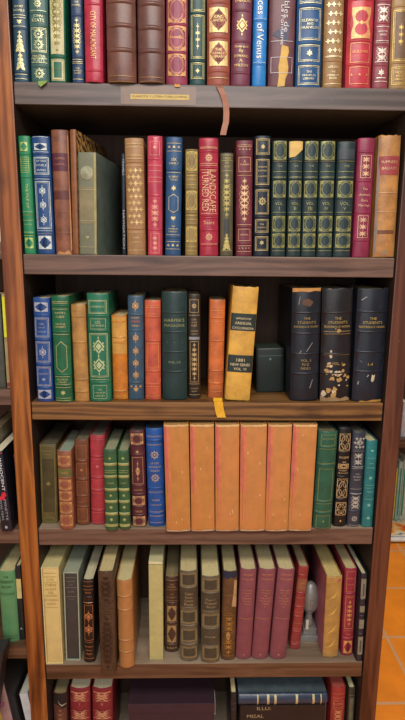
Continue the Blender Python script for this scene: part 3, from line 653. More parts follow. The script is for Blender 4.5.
def worn_right(root, surf, w, h, v):
    jag(root, surf, w, h, 'scuff', '#c2b290', [(.1,.2),(.2,.18),(.32,.2),(.36,.25),(.28,.24),(.16,.25)])
    jag(root, surf, w, h, 'frayed_tail', '#b98a40', [(-.6,.0),(-.5,.014),(-.1,.01),(.3,.022),(.97,.018),(.97,.0)])
    for a, b in (((-.75,.16),(-.7,.19)), ((-.2,.23),(-.1,.25)), ((-.7,.38),(-.55,.36)), ((-.8,.9),(-.5,.93))):
        jag(root, surf, w, h, 'scratch', '#8d8f8c', [(a[0],a[1]),(a[0]+.06,a[1]-.004),(b[0]+.06,b[1]-.006),(b[0],b[1])])
B(2, "black Student's Reference Work volume N to Z, left of the three", (287.5,319,401.7), (290,322.3,288.5), '#1d222c', c3, ST+[('T',437,'VOL. II',.36),('T',459,'N-Z',.24),('T',482,'INDEX',.34)], [162,282,400,512], '#a38b52', gm=.1, wear=.18, wearcol='#5c5a58', ragged=.0022, d=.19, rough=.34, post=worn_top)
B(2, "black Student's Reference Work volume with badly flaked spine, middle of three", (320.3,350.6,400.4), (323.4,354.6,289), '#211f22', c3, ST+[('T',455,'VOL. I',.36),('L',270,285,405)], [162,282,400,512], '#b0975a', gm=.1, sb=.01, wear=.34, wearcol='#6a5038', ragged=.003, d=.19, rough=.36, post=worn_mid)
B(2, "black Student's Reference Work volume against the right upright", (353.3,383.2,400), (358.8,391.8,288.5), '#1f2530', c3, ST+[('T',458,'1-4',.16)], [155,272,388,500], '#b39a52', gm=.1, wear=.2, wearcol='#6a6e72', ragged=.0018, sb=.006, d=.19, rough=.34, post=worn_right)

# --- fourth shelf
c4 = (415, 5.754); c4b = (415, 5.0625); c4c = (415, 5.4)
B(3, 'olive green flat spined book at the left end of the fourth shelf', (40,58,523.6), (38,55.7,444.8), '#675a2c', c4, [('P',255,560,'#4c4524',.7),('F',180,620,.84),('T',208,'HISTORY',.6),('T',228,'OF ART',.5),('F',590,615,.6),('Y',400,.008)], [], '#8f8348', gm=.05, rnd=.08, name='cloth_book', page='#5a5548', d=.175)
B(3, 'tan book with crowded gilt tooling jutting over the fourth shelf edge', (59.5,74,530), (56.2,71,451.6), '#96543a', c4, [('P',310,358,'#6a6a34'),('E',235,292),('T',334,'VERSE',.5),('E',372,430),('E',440,492),('E',502,565),('E',575,640),('L',225)], [300,365,435,497,570], '#c99a62', page='#8fa39a', wear=.2, wearcol='#c08a5a', ragged=.001)
B(3, 'mid brown book with faint gilt frames on the fourth shelf', (75,89.6,525.7), (72.3,88,440), '#78442a', c4, [('F',175,255,.74),('F',280,362,.74),('F',382,458,.74),('F',540,610,.74),('T',500,'SCOTT',.5),('Y',320,.006),('L',615)], [265,372,468,530], '#b27c48', page='#6f6a5e')
B(3, 'red ribbed book with cream page top on the fourth shelf', (91,105,525), (89.2,104.6,435.8), '#b3303c', c4, [('L',130,142,255,350,375,425,450,540,562,620),('Y',300,.006)], [240,362,435,550], '#d4686a', gm=.05, page='#6f6a64')
for (b, t, lb) in (((104.3,118.5,531), (102.2,116,450), 'green book with yellow bands, left of a matching pair'), ((119.2,130.4,530), (117.2,128.5,451), 'green book with yellow bands, right of a matching pair')):
    st = [('P',y-6,y+8,'#a9a85c',.985,'yellow_band') for y in (250,312,378,438,500,558)]
    B(3, lb, b, t, '#35623c', c4b, st+[('Y',222,.005),('L',282,292),('Y',410,.005),('Y',470,.006),('Y',532,.006),('T',345,'POEMS',.5)], [250,312,378,438,500], '#b2b26a', gm=.05, page='#9aa08a', wear=.15, wearcol='#5f8058')
B(3, 'maroon book with a gilt star in a long frame on the fourth shelf', (132,146.7,527), (129.2,144,431), '#5c2830', c4b, [('E',95,150),('Y',190,.006),('F',215,350,.74),('O',285,.006),('K',235,335,.3),('T',380,'CHAUCER',.6),('E',412,458),('T',488,'TALES',.5),('E',515,562)], [155,202,360,402,467,508], '#cfa678', page='#4a4440')
B(3, 'vivid blue book with two gilt stars on the fourth shelf', (148.3,165.2,527), (145.4,162.3,429), '#1257a8', c4b, [('l',110,152,392,490,512),('O',203,.011),('T',245,'LE CID',.5),('T',264,'HORACE',.7),('T',283,'CINNA',.55),('O',320,.011),('T',432,'PIERRE',.45),('T',456,'CORNEILLE',.66),('L',545)], [130,372,500], '#c0b09c', page='#3a4652')
pinkb = leather('#b8584e', .55, .2, '#c98a62', .18)
OR = [((166.5,190.6,532), (163.3,188.6,421.7), 'faded orange cloth volume beside the vivid blue book'), ((191.8,214.4,531.7), (189.2,214.6,421.7), 'faded orange cloth volume second from left in its set'),
      ((215.5,238.8,531.5), (215.3,239.8,422), 'faded orange cloth volume third from left in its set'), ((240,264.8,531.5), (240.4,267.8,422), 'faded orange cloth volume fourth from left in its set'),
      ((265.3,288,531.5), (268.5,292.8,422), 'faded orange cloth volume fifth from left in its set'), ((288.8,311,531.2), (293.2,318.8,421.5), 'faded orange cloth volume beside the dark green book')]
def frayed(seed):
    def post(root, surf, w, h, v):
        rn = random.Random(seed)
        top = [(-.97+1.94*k/9, .985-rn.uniform(0,.008)) for k in range(10)]
        jag(root, surf, w, h, 'frayed_head', '#d2a86c', top+[(.97,.998),(-.97,.998)])
        bot_ = [(-.97+1.94*k/9, .008+rn.uniform(0,.012)) for k in range(10)]
        jag(root, surf, w, h, 'frayed_tail', '#c9b08c', bot_+[(.97,.0),(-.97,.0)])
        jag(root, surf, w, h, 'faded_joint', '#c4685a', [(-.97,.0),(-.97,.99),(-.78,.99),(-.72,.6),(-.8,.3),(-.74,.0)], .0008)
        jag(root, surf, w, h, 'faded_margin', '#cd7850', [(-.97,.0),(-.97,.99),(-.5,.99),(-.56,.7),(-.48,.45),(-.58,.2),(-.5,.0)], .0005)
        for k in range(3):
            u, q = rn.uniform(-.6,.7), rn.uniform(.05,.9)
            jag(root, surf, w, h, 'pale_scuff', '#dcb47c', [(u,q),(u+.07,q+.004),(u+.1,q+.02),(u+.03,q+.026)])
    return post
for i, (b, t, lb) in enumerate(OR):
    B(3, lb, b, t, '#cc862c' if i in (0, 1) else '#d08838', c4, [], [], name='cloth_book', board=pinkb, streak=True, wearcol='#d4824a', ragged=.0028, rnd=.1, rough=.6, wear=0, d=.18, page='#b08a5a', post=frayed(i+3), var=.1, flatcap=True)
B(3, 'dark green book with plain gilt frames on the fourth shelf', (312.9,332,529.5), (319.5,338.5,432), '#226048', c4c, [('F',108,168,.74),('T',130,'DICKENS',.6),('F',292,462,.74),('T',340,'HARD',.1),('T',400,'TIMES',.12),('F',545,612,.74),('D',575,.003),('L',185,262,480,520)], [175,272,470,530], '#8f9050', gm=.05, page='#6a6a58')
B(3, 'black book with gilt gothic tracery on the fourth shelf', (333.2,346.6,527), (339.2,352.6,428), '#16171a', c4c, [('G',102,195),('T',230,'POEMS',.7),('T',255,'44',.25),('G',265,290),('T',300,'ROBERT',.6),('T',314,'BROWNING',.75),('G',345,448),('G',472,542),('D',572,.003)], [203,335,457], '#d2b684', page='#26282a')
B(3, 'charcoal grey book with pale crossed scrolls on the fourth shelf', (347.3,360,527), (353.3,367,432), '#363c4a', c4c, [('O',150,.008),('X',118,185,3),('K',205,272,.8),('L',195,280,290,425,400),('T',320,'THE',.3),('T',335,'SECRET',.6),('T',350,'AGENT',.5),('K',440,505,.8),('O',560,.008),('L',595)], [192,282,428,520], '#b2b0a4', gm=.1, page='#55554e')
B(3, 'teal book with pale fleurons at the right end, fourth shelf', (361,373,527.6), (366.4,378.6,441), '#12787a', c4c, [('y',190,.006),('T',235,'ENGLAND',.7),('T',262,'AND',.4),('T',285,'IRELAND',.7),('Y',345,.007),('L',380,395,455),('T',415,'VERNE',.6),('Y',490,.007),('Y',560,.007)], [], '#78bcae', gm=.05, page='#c9c4a4')

# --- fifth shelf
c5 = (560, 5.543); c5b = (560, 4.5); c5c = (535, 3.682)
def slipcase(row, label, bot, top, mat, d, closed=False, name='slipcase'):
    sh = SHZ[row]; p = at_z((bot[0]+bot[1])/2, bot[2], sh); y = max(-.03, p.y)
    tl = at_y(top[0], top[2], y); h = tl.z - sh; h = at_y((top[0]+top[1])/2, top[2], y).z - sh
    xl = at_y(bot[0], bot[2], y).x; xr = at_y(bot[1], bot[2], y).x
    x2l, x2r = at_y(top[0], top[2], y).x, at_y(top[1], top[2], y).x
    w = ((xr-xl)+(x2r-x2l))/2; ln = math.atan2((x2l+x2r-xl-xr)/2, h)
    e0 = max(0, -W2+.001-xl, -W2+.001-x2l); xl += e0; x2l += e0; w -= e0
    root = empty(name, ((xl+xr)/2, y, sh+.0004+w/2*abs(math.sin(ln))), (0, ln, 0)); tag(root, label, 'slipcase', None)
    prev.setdefault(row, []).append((xr, x2r, h))
    bm = bmesh.new(); a = w/2; t = .0028
    if closed: box(bm, -a, a, 0, d, 0, h-.009, bev=.0012)
    else:
        vs = lambda q, yy: [bm.verts.new((x, yy, z)) for x, z in q]
        of = vs([(-a, 0), (a, 0), (a, h), (-a, h)], 0); ob = vs([(-a, 0), (a, 0), (a, h), (-a, h)], d)
        q = [(-a+t, t), (a-t, t), (a-t, h-t), (-a+t, h-t)]
        inf = vs(q, 0); inb = vs(q, d-t)
        for k in range(4):
            j = (k+1) % 4
            bm.faces.new((of[k], of[j], ob[j], ob[k])); bm.faces.new((inf[j], inf[k], inb[k], inb[j])); bm.faces.new((of[j], of[k], inf[k], inf[j]))
        bm.faces.new(ob); bm.faces.new(inb)
    bm_obj('case', bm, mat, root)
    if closed:
        lid = box_obj('lid', (-a, a, 0, d, h-.0075, h), plain('cream_board', '#d3cc9c', .6), root, .0012)
        box_obj('lid_seam', (-a+.0008, a-.0008, .001, d-.001, h-.0095, h-.007), plain('dark_seam', '#4a4630', .7), root)
    return root, w, h, t
def cased(label, bot, top, colour, dec, gilt, d, cmat, clabel, cyc, **kw):
    r, w, h, t = slipcase(4, clabel, bot, top, cmat, d)
    y0 = r.location.y
    b, surf = make_book(w-2*t-.001, h-2*t-.001, d-t-.006, colour, rnd=.02, label=label, group=ROWG[4], name='cloth_book', **kw)
    b.location = r.location + Vector((math.sin(r.rotation_euler.y)*(t+.0004), .0016, t+.0004)); b.rotation_euler = r.rotation_euler
    v = lambda Y: at_y((bot[0]+bot[1])/2, cyc[0]+Y/cyc[1], y0).z - SHZ[4] - t
    decorate(b, surf, w-2*t-.001, h-2*t-.001, v, dec, gilt, 0.0, colour)
creamcase = plain('cream_card', '#d8c88c', .65); greycase = plain('grey_card', '#a3a890', .65)
cased('yellow spined book inside the cream slipcase at left, fifth shelf', (44,63,664), (38.6,58.4,567.6), '#e6cc7a', [('L',75,95,125,265),('T',110,'LOS',.6,.006),('T',140,'CIEN',.75),('T',162,'AÑOS',.8),('T',182,'DEL',.4),('T',200,'TEATRO',.8),('T',222,'EN ESPAÑA',.9),('T',245,'MADRID',.6)], '#a98a44', .2, creamcase, 'cream card slipcase holding a yellow book, leftmost on the fifth shelf', c5, var=.08, rough=.6)
cased('charcoal cloth book inside the grey slipcase, fifth shelf', (66,80.7,660.7), (63.2,78,572.5), '#45413c', [('L',100,155,205),('T',120,'SONNETS',.66),('T',140,'AND',.3),('T',178,'PLAYS',.5),('T',218,'OXFORD',.5)], '#8d8570', .2, greycase, 'grey green card slipcase around a charcoal book, fifth shelf', c5, var=.12, rough=.6)
B(4, 'narrow black book with orange star ornaments on the fifth shelf', (84,95,663), (81.8,94,580), '#221a16', c5, [('L',120,145,165,215,236,455,545),('T',180,'RILKE',.5),('F',250,445,.76),('Z',313,.012),('Z',385,.012),('T',480,'FRANKLIN',.7),('T',500,'LIBRARY',.6),('T',520,'PRESS',.5)], [210,240], '#c67e4e', gm=.1, page='#cfccb4')
B(4, 'dark tooled brown leather book overhanging the fifth shelf edge', (100.8,115.5,676.5), (97.2,113.6,571.7), '#573f2a', c5c, [('K',150,250,.9),('L',252,272,292,498),('K',300,495,.95),('T',262,'DANTE',.6),('T',282,'OPERE',.5)], [], '#2c1e16', gm=0, wear=.6, wearcol='#33241a', page='#c9bd94', d=.2, rough=.5, rnd=.2)
B(4, 'smooth tan orange leather book with four raised bands, fifth shelf', (117.7,134,668.6), (114.3,132,581), '#bd8040', c5c, [], [228,278,390,433], '#d0a060', rnd=.7, rough=.32, page='#d2c9a0', d=.185, var=.1, bandh=.002)
slipcase(4, 'pale yellow green closed slipcase with cream lid, fifth shelf', (149.9,163,660), (148.2,163,562), plain('pale_green_card', '#b8b074', .6), .19, closed=True)
B(4, 'small dark brown book with gilt rosettes set back on the fifth shelf', (164.8,178.8,652.6), (164.8,178.8,577.6), '#523628', c5, [('M',88,3),('L',112,165,225,245,345,360,465),('T',135,'THE',.3),('T',150,'PAPERS',.6),('T',190,'OF',.2),('T',207,'PICKWICK',.7),('Q',255,340,.66),('O',298,.006),('Q',365,455,.66),('O',408,.006),('M',487,4)], [118,240,352,465], '#ad8f60', page='#8a8064')
POP = lambda ys: [('P',y0,y1,'#4a4636',.66) for y0, y1 in ys]+[('FF',y0-6,y1+6) for y0, y1 in ys]
B(4, 'olive brown ribbed book of tales, left of a pair, fifth shelf', (180.7,198,661.8), (179,198,571.7), '#6c6148', c5, POP([(82,140),(290,345),(392,445),(490,535)])+[('P',160,262,'#4c4436',.95),('T',188,'Tales',.45),('T',207,'from',.4),('T',226,'Great',.5),('T',246,'Poets',.5)], [155,265,367,470], '#ab9d70', page='#cfc49c', bandh=.002, wear=.12, wearcol='#8d8264')
B(4, "olive brown ribbed book of poems, right of a pair, fifth shelf", (201.4,219.6,663.5), (201,220.4,577), '#6c6046', c5, POP([(112,168),(310,365),(490,545)])+[('P',190,283,'#4a4436',.95),('P',385,475,'#4e4838',.95),('T',222,"Pope's",.5),('T',240,'Poetical',.6),('T',260,'Works',.5),('T',428,'Routledge',.6)], [185,287,382,480], '#ab9d70', page='#d9cfa6', bandh=.002, wear=.12, wearcol='#8d8264')
def worn10(root, surf, w, h, v):
    jag(root, surf, w, h, 'blackened_head', '#23263a', [(-.97,.93),(-.4,.915),(.1,.94),(.6,.92),(.97,.95),(.97,.998),(-.97,.998)])
    jag(root, surf, w, h, 'paper_flap', '#b99466', [(.3,.62),(.97,.6),(.97,.9),(.6,.9),(.5,.75)])
    jag(root, surf, w, h, 'rubbed_patch', '#b08a4e', [(-.3,.25),(.1,.23),(.2,.3),(-.1,.34),(-.4,.3)])
B(4, 'scuffed brown and gold book with blackened head, fifth shelf', (221.2,234.8,660.7), (222.8,238,571.7), '#664628', c5b, [('L',160,250,325,375,430),('T',240,'OVID',.4),('K',255,320,.7),('K',335,425,.7)], [], '#a8803e', wear=.5, wearcol='#8d6428', page='#c4bc98', post=worn10, var=.3)
for i, (b, t, lb) in enumerate((((236,250.8,660), (240.2,257.6,570), 'rose cloth book beside the scuffed brown one, fifth shelf'), ((252,268,660), (259,277,570), 'rose cloth book in the middle of three, fifth shelf'), ((270,286,660), (278.2,296,570), 'rose cloth book beside the leaning red one, fifth shelf'))):
    B(4, lb, b, t, '#8f4b55', c5b, [('T',68,'LETTRES',.62),('T',88,'CHOISIES',.7)]+[('T',y,s,.55,.0034) for y, s in ((138,'OEUVRES'),(150,'COMPLETES'),(162,'PAR'),(174,'MADAME'),(186,'DE SEVIGNE'),(198,'TOME'),(212,('I','II','III')[i]*1+' '))]+[('L',265),('y',425,.004)], [], '#cb8f62', gm=.1, name='cloth_book', page='#d2c8a4', rough=.55, var=.12, rnd=.35)
B(4, 'narrow red ribbed book leaning right against the bookend', (289.5,300.5,650), (299.5,309,567), '#a33834', c5c, [('P',163,208,'#9a5c38'),('T',178,'HEINE',.5),('T',195,'LIEDER',.6),('L',232,284,325,345,395)], [150,215,266,302,357,405], '#c98a70', gm=.1, page='#b5a98a', d=.15, wear=.1, wearcol='#c07a6a')
def foxed(root, surf, w, h, v):
    for q in (.12, .3, .52, .72): jag(root, surf, w, h, 'embossed_leaf', '#d0a850', [(-.7,q),(-.1,q+.05),(.6,q+.12),(.1,q+.03)])
    jag(root, surf, w, h, 'red_stain', '#b8505a', [(.35,.93),(.7,.94),(.8,.97),(.5,.975)])
B(4, 'gold spined book with pink boards right of the bookend', (322.5,338.5,657.8), (327.3,342.5,577), '#bd9040', c5c, [('L',175,262,310,415)], [], '#d6ac58', board=leather('#c06a7a', .5), page='#d6c48c', d=.185, rnd=.15, ragged=.001, post=foxed)
B(4, 'crimson gilt book between the gold spined and navy books, fifth shelf', (341,353.4,656), (345.8,357.5,569), '#a0273f', c5c, [('F',135,210,.72),('T',160,'PUSHKIN',.6),('T',182,'ONEGIN',.5),('L',225,352,378),('F',230,345,.72),('K',240,335,.6),('T',365,'TALES',.4),('Q',390,435,.7)], [218,348,382], '#d4a05a', page='#c9bd98')
B(4, 'slim navy black book with grey gilt panels at the right end, fifth shelf', (354.9,363.6,659.5), (359.8,368.6,574), '#272a36', c5c, [('P',162,235,'#8d8872',.8),('P',262,285,'#8d8872',.8),('P',312,345,'#8d8872',.8),('P',375,440,'#8d8872',.8),('R',180,225,.25),('R',388,430,.25)], [240,300,365], '#4a4c50', gm=0, sb=.001, page='#c8c6ac')

# --- bottom shelf (only the heads show)
def torn6(root, surf, w, h, v):
    jag(root, surf, w, h, 'torn_leather', '#1f1714', [(-.9,.86),(-.2,.84),(.3,.79),(.95,.8),(.97,.998),(-.97,.998)])
    jag(root, surf, w, h, 'torn_edge', '#b5a48c', [(-.3,.915),(0,.87),(.3,.845),(.95,.86),(.95,.85),(.3,.825),(-.05,.86)], .0014)
B(5, 'torn brown leather book at the left end of the bottom shelf', (48.5,67.5,750), (46.5,66.3,694), '#6a3d30', c5c, [('K',640,700,.7)], [], '#9a6a50', sb=.03, wear=.4, wearcol='#8a5a48', page='#8f8466', post=torn6)
for b, t, lb in (((70.5,90.2,750), (69,89.8,689), 'deep red gilt book next to the torn one, bottom shelf'), ((92.5,112.5,750), (91.6,112,689), 'deep red gilt book beside the purple box, bottom shelf')):
    B(5, lb, b, t, '#8f2430', c5c, [('R',580,584,.85),('K',588,608,.8),('L',612,650),('T',622,'II' if b[0] > 80 else 'I',.1),('K',655,672,.8),('R',675,678,.85)], [], '#cf9674', gm=.1, sb=.03, page='#e0d8c4')
B(5, 'slim black book standing left of the black portfolio, bottom shelf', (230.5,236.5,740), (230.2,237.2,693), '#23262c', c5c, [('L',620,640)], [], '#6a7080', sb=.02, d=.16, rough=.3)
BK = at_y(285, 704.8, .02); xa = at_y(240.5, 705, .02).x; xb = at_y(326, 705, .02).x
hb = BK.z - SHZ[5]
pf = empty('portfolio', ((xa+xb)/2, .02, SHZ[5]+.0004)); tag(pf, 'large black lettered portfolio standing face out on the bottom shelf', 'portfolio')
wa = (xb-xa)/2; mb = leather('#1d1c20', .4)
box_obj('front_board', (-wa, wa, 0, .004, 0, hb-.001), mb, pf, .001); box_obj('rear_board', (-wa, wa, .046, .05, 0, hb-.001), mb, pf, .001)
box_obj('page_block', (-wa+.004, wa-.003, .0042, .0458, .003, hb-.004), pages('#b9b09a'), pf)
box_obj('hinge_strip', (wa-.003, wa+.0005, .001, .049, 0, hb-.001), plain('grey_cloth', '#8d8a86', .6), pf)
T = Tool(wa); zz = lambda Y: at_y(280, 660+Y/2.893, .02).z-SHZ[5]; xx = lambda X: at_y(225+X/2.893, 712, .02).x-(xa+xb)/2
T.text('ILLU:', zz(139), .036, h=.010, u=xx(112)); T.text('MISAL', zz(161), .044, h=.010, u=xx(88)); T.build('gilt_pattern', lambda u, z: 0, .0008, [gold('#b0a07a', .1)], pf)
# a blue black volume lying on top of it, spine to the front
p0 = at_y(238.5, 705, .015); p1 = at_y(343, 704, .015); th_ = at_y(290, 694, .015).z-at_y(290, 704.6, .015).z
L_ = p1.x-p0.x-.0
rt, sf = make_book(th_, at_y(327.5,700,.015).x-p0.x, .2, '#33435c', bands=[], label='blue black volume lying flat on the black portfolio, bottom shelf', group=ROWG[5], page='#c9b98c', board=leather('#56646a', .3), rnd=.5, rough=.28)
T = Tool(th_/2)
for X, ww in ((95,.0035),(125,.006),(146,.006),(208,.006),(256,.006),(278,.003)):
    q = at_y(225+X/2.893, 700, .015).x-p0.x; T.rect(-th_/2*.92, th_/2*.92, q-ww/2, q+ww/2)
T.build('gilt_pattern', sf, .001, [gold('#c9bd8a', .15)], rt)
rt.rotation_euler = (0, PI/2, 0); rt.location = (p0.x, .014, SHZ[5]+hb+th_/2+.0006)
prev[5] = []
B(5, 'red book standing right of the black portfolio, bottom shelf', (329.5,343.5,745), (332.3,346.5,688), '#a5302c', c5c, [('L',585,600,640),('F',610,635,.7),('T',622,'LOPE',.6),('K',645,690,.7)], [], '#d09a70', sb=.02, page='#b0564e')
B(5, 'dark olive book at the right end of the bottom shelf', (346,354.5,745), (349,357.8,688), '#3c3d32', c5c, [('P',600,700,'#6a6a50',.6),('L',590)], [], '#9a9670', sb=.02, page='#cfc9a8')
# purple box
xa = at_y(127.5, 704, .03).x; xb = at_y(215, 704, .03).x; ht = at_y(170, 704, .03).z - SHZ[5]
bx = empty('storage_box', ((xa+xb)/2, .03, SHZ[5]+.0004)); tag(bx, 'dark purple storage box with lid on the bottom shelf', 'box')
w_ = (xb-xa)/2; mp = plain('purple_card', '#3a2730', .55, 0, .12)
box_obj('body', (-w_+.002, w_-.002, .002, .178, 0, ht-.03), mp, bx, .001); box_obj('lid', (-w_, w_, 0, .18, ht-.0298, ht), mp, bx, .0015)
box_obj('label_holder', (w_+.0002, w_+.0016, .01, .05, ht-.045, ht-.006), plain('white_paper', '#cfc9c4', .6), bx)

# ------------------------------------------------------------------ bookend between the red and the gold spined books
gm_ = plain('pewter_grey', '#8f8e88', .38, .35, .15)
pb = at_z(308, 642, SHZ[4])
be = empty('bookend', (pb.x+.004, pb.y, SHZ[4]+.0004)); tag(be, 'grey metal bust bookend between the leaning red and gold spined books', 'bookend')
box_obj('base', (-.028, .022, 0, .06, 0, .016), gm_, be, .002)
box_obj('step', (-.016, .020, .008, .055, .0161, .034), gm_, be, .002)
def lathe(name, prof, mat, parent, n=24, loc=(0, 0, 0), sx=1, sy=1):
    vs, fs = [], []
    for r, z in prof:
        for k in range(n): vs.append((loc[0]+sx*r*math.cos(2*PI*k/n), loc[1]+sy*r*math.sin(2*PI*k/n), loc[2]+z))
    for i in range(len(prof)-1):
        for k in range(n):
            j = (k+1) % n; fs.append((i*n+k, i*n+j, i*n+n+j, i*n+n+k))
    fs.append(tuple(reversed(range(n)))); fs.append(tuple(range((len(prof)-1)*n, len(prof)*n)))
    return link_mesh(name, vs, fs, mat, parent, True)
lathe('column', [(.013,.0341),(.014,.04),(.010,.046),(.009,.066),(.011,.072),(.015,.0755)], gm_, be, loc=(.002,.03,0))
lathe('bust', [(.004,.0756),(.016,.077),(.0215,.082),(.0245,.092),(.0255,.104),(.0245,.118),(.0225,.130),(.019,.142),(.014,.151),(.008,.157),(.002,.159)], gm_, be, loc=(.002,.03,0), sy=.9)
bm = bmesh.new(); box(bm, -.002, .006, .0035, .012, .104, .118, bev=.003); bm_obj('nose', bm, gm_, be)
bm = bmesh.new(); box(bm, -.012, -.004, .002, .008, .035, .062, bev=.002); bm_obj('scroll', bm, plain('ivory', '#cfc6ae', .5), be)

# ------------------------------------------------------------------ things on the shelf edges
a = at_y(120.5, 84.5, -.0006); b = at_y(196, 106.5, -.0006)
sl = empty('shelf_label', ((a.x+b.x)/2, -.0002, (a.z+b.z)/2)); tag(sl, 'brown tape with a yellow lettered strip on the top shelf edge', 'label')
w_, h_ = (b.x-a.x)/2, (a.z-b.z)/2
box_obj('tape', (-w_, w_, -.0006, 0, -h_+.002, h_-.002), plain('brown_tape', '#7a6656', .35), sl)
u0 = at_y(130.5, 97, 0).x-sl.location.x; u1 = at_y(189, 97, 0).x-sl.location.x; z0 = at_y(160, 99.6, 0).z-sl.location.z; z1 = at_y(160, 94.6, 0).z-sl.location.z
box_obj('strip', (u0, u1, -.0011, -.0007, z0, z1), plain('yellow_strip', '#c8ae5e', .5), sl)
T = Tool(w_); T.text('CLASICOS Y LITERATURA JUVENIL', (z0+z1)/2, (u1-u0)*.95, h=(z1-z0)*.55, u=(u0+u1)/2); T.build('lettering', lambda u, z: 0, .0013, [plain('ink', '#6a5428', .6)], sl)
p = at_y(41, 82.3, -.0005)
lf = link_mesh('paper_bookmark', [(p.x+x, y, p.z+z) for x, y, z in ((-.006,-.0012,.002),(.013,-.0012,.003),(.012,-.006,-.002),(.001,-.008,-.0105),(-.004,-.006,-.006),(-.006,-.0004,.002),(.013,-.0004,.003),(.012,-.0052,-.002),(.001,-.0072,-.0105),(-.004,-.0052,-.006))],
               [(0,1,2,3,4),(9,8,7,6,5),(0,5,6,1),(1,6,7,2),(2,7,8,3),(3,8,9,4),(4,9,5,0)], plain('green_paper', '#7f9a4e', .6))
tag(lf, 'green paper slip poking over the top shelf edge at left', 'bookmark')

# ------------------------------------------------------------------ the neighbouring case on the left
lb_ = empty('bookcase', (-W2-LP-.4, 0, 0)); tag(lb_, 'wooden bookcase of modern books left of the honey upright', 'bookcase')
XL0, XL1 = -.42, .3992
ZA = at_y(1, 242, 0).z; ZB = at_y(6, 389.5, 0).z; ZC = at_y(8, 529.5, -.0).z; ZD = at_y(10, 646, 0).z; ZE = ZD-.33; ZT = ZA+.33
for z in (ZT, ZA, ZB, ZC, ZD, ZE): box_obj('shelf', (XL0+.001, XL1, 0, DEP-.013, z-.036, z), w_sh if z != ZD else w_red, lb_, .0018)
box_obj('upright', (XL0-.05, XL0, -.004, DEP, 0, HZ+.95), w_left, lb_, .0025)
box_obj('back_panel', (XL0, XL1+.0005, DEP-.012, DEP, .02, HZ+.9), w_dark, lb_)
GL = 'books in the left bookcase'
def LB(label, xl, xr, yt, zs, colour, y=.01, lean=0, dec=None, d=.17, name='cloth_book', h=None, yb=None, **kw):
    yb = yb or yt+100
    P = at_y(xr, (yt+yb)/2, y); Q = at_y(xl, (yt+yb)/2, y); P.x = min(P.x, -W2-LP-.001); w = max(.0032, P.x-Q.x); Q.x = P.x-w
    hh = h or at_y((xl+xr)/2, yt, y).z-zs
    r, sf = make_book(w, hh, d, colour, label=label, group=GL, name=name, **kw)
    r.rotation_euler = (0, lean, 0); r.location = ((P.x+Q.x)/2, y, zs+.0004+w/2*abs(math.sin(lean)))
    return r, sf, w, hh
LB('cream spined book beside the honey upright, upper left', -14, 1.6, 150, ZA, '#d9cda6', rnd=.1)
r, sf, w, h = LB('straw yellow book with a bright yellow sticker, left bookcase', 4, 11.6, 294, ZB, '#b09a62', y=.012, yb=389, rnd=.1)
jag(r, sf, w, h, 'sticker', '#dde02c', [(-.7,.55),(.55,.55),(.55,.97),(-.7,.97)])
jag(r, sf, w, h, 'red_band', '#8f3a30', [(-.9,.02),(.9,.02),(.9,.06),(-.9,.06)])
LB('dark grey green book left of the stickered one', -13, 2.6, 294, ZB, '#4c5248', y=.012, yb=389, rnd=.1)
# paperbacks
r, sf, w, h = LB('black paperback thriller with white vertical title, left bookcase', -1, 9.6, 452, ZC, '#1d2230', y=-.012, lean=-.055, yb=530, joint=0, rnd=.03, name='paperback_book', page='#e6ddd0', rough=.3, edge=.0004)
T = Tool(w/2)
T.text('INNOCENT', h*.72, h*.40, h=w*.26, u=w*.2, rot=-1); T.text('VICTIM', h*.76, h*.3, h=w*.26, u=-w*.22, rot=-1)
T.build('title', sf, .0009, [plain('white_ink', '#e2e4e6', .5)], r)
T = Tool(w/2); T.text('MINETTE', h*.28, h*.26, h=w*.2, u=w*.2, rot=-1); T.text('WALTERS', h*.28, h*.26, h=w*.2, u=-w*.2, rot=-1); T.ell(0, h*.06, w*.13, w*.16)
T.build('author_name', sf, .0009, [plain('grey_ink', '#9aa2ac', .5)], r)
jag(r, sf, w, h, 'red_splash', '#d02838', [(-.95,.44),(-.3,.45),(.1,.5),(.6,.5),(.8,.46),(.3,.43),(.6,.4),(-.2,.41),(-.9,.4)])
jag(r, sf, w, h, 'red_top_line', '#c43a40', [(-.9,.975),(.9,.975),(.9,.985),(-.9,.985)])
r, sf, w, h = LB('dark red and black paperback beside the honey upright', 26.4, 30, 455, ZC, '#5a1a24', y=.03, lean=-.055, yb=530, rnd=.03, name='paperback_book', page='#e0d8cc', edge=.0004)
jag(r, sf, w, h, 'white_fleck', '#d8d4d0', [(.2,.1),(.9,.12),(.9,.3),(.5,.28)])
LB('greenish grey hardback partly hidden behind the black thriller', -13.5, -1, 432, ZC, '#8a8468', y=.03, yb=530, rnd=.1, page='#b5ac8c')
r, sf, w, h = LB('green cloth book with dark lettering in the left bookcase', -0.5, 16.2, 572, ZD, '#5c9c64', y=.012, yb=640, rnd=.3, page='#c9c29c', var=.1)
T = Tool(w/2); T.text('THE', h*.93, w*.3); T.text('GREEN', h*.86, w*.75); T.text('BOOK', h*.79, w*.6); T.line(h*.7); T.line(h*.68); T.line(h*.06); T.line(h*.09); T.build('lettering', sf, .0009, [plain('dark_ink', '#23482e', .6)], r)
r, sf, w, h = LB('black book with a cream label beside the honey upright, lower left', 17.2, 22.6, 566, ZD, '#20282a', y=.02, yb=640, rnd=.1)
jag(r, sf, w, h, 'label', '#cdbf7a', [(-.9,.57),(.9,.57),(.9,.83),(-.9,.83)])
T = Tool(w/2); T.rosette(0, h*.16, .004, 6); T.build('emblem', sf, .0009, [plain('grey_ink', '#9aa2ac', .5)], r)
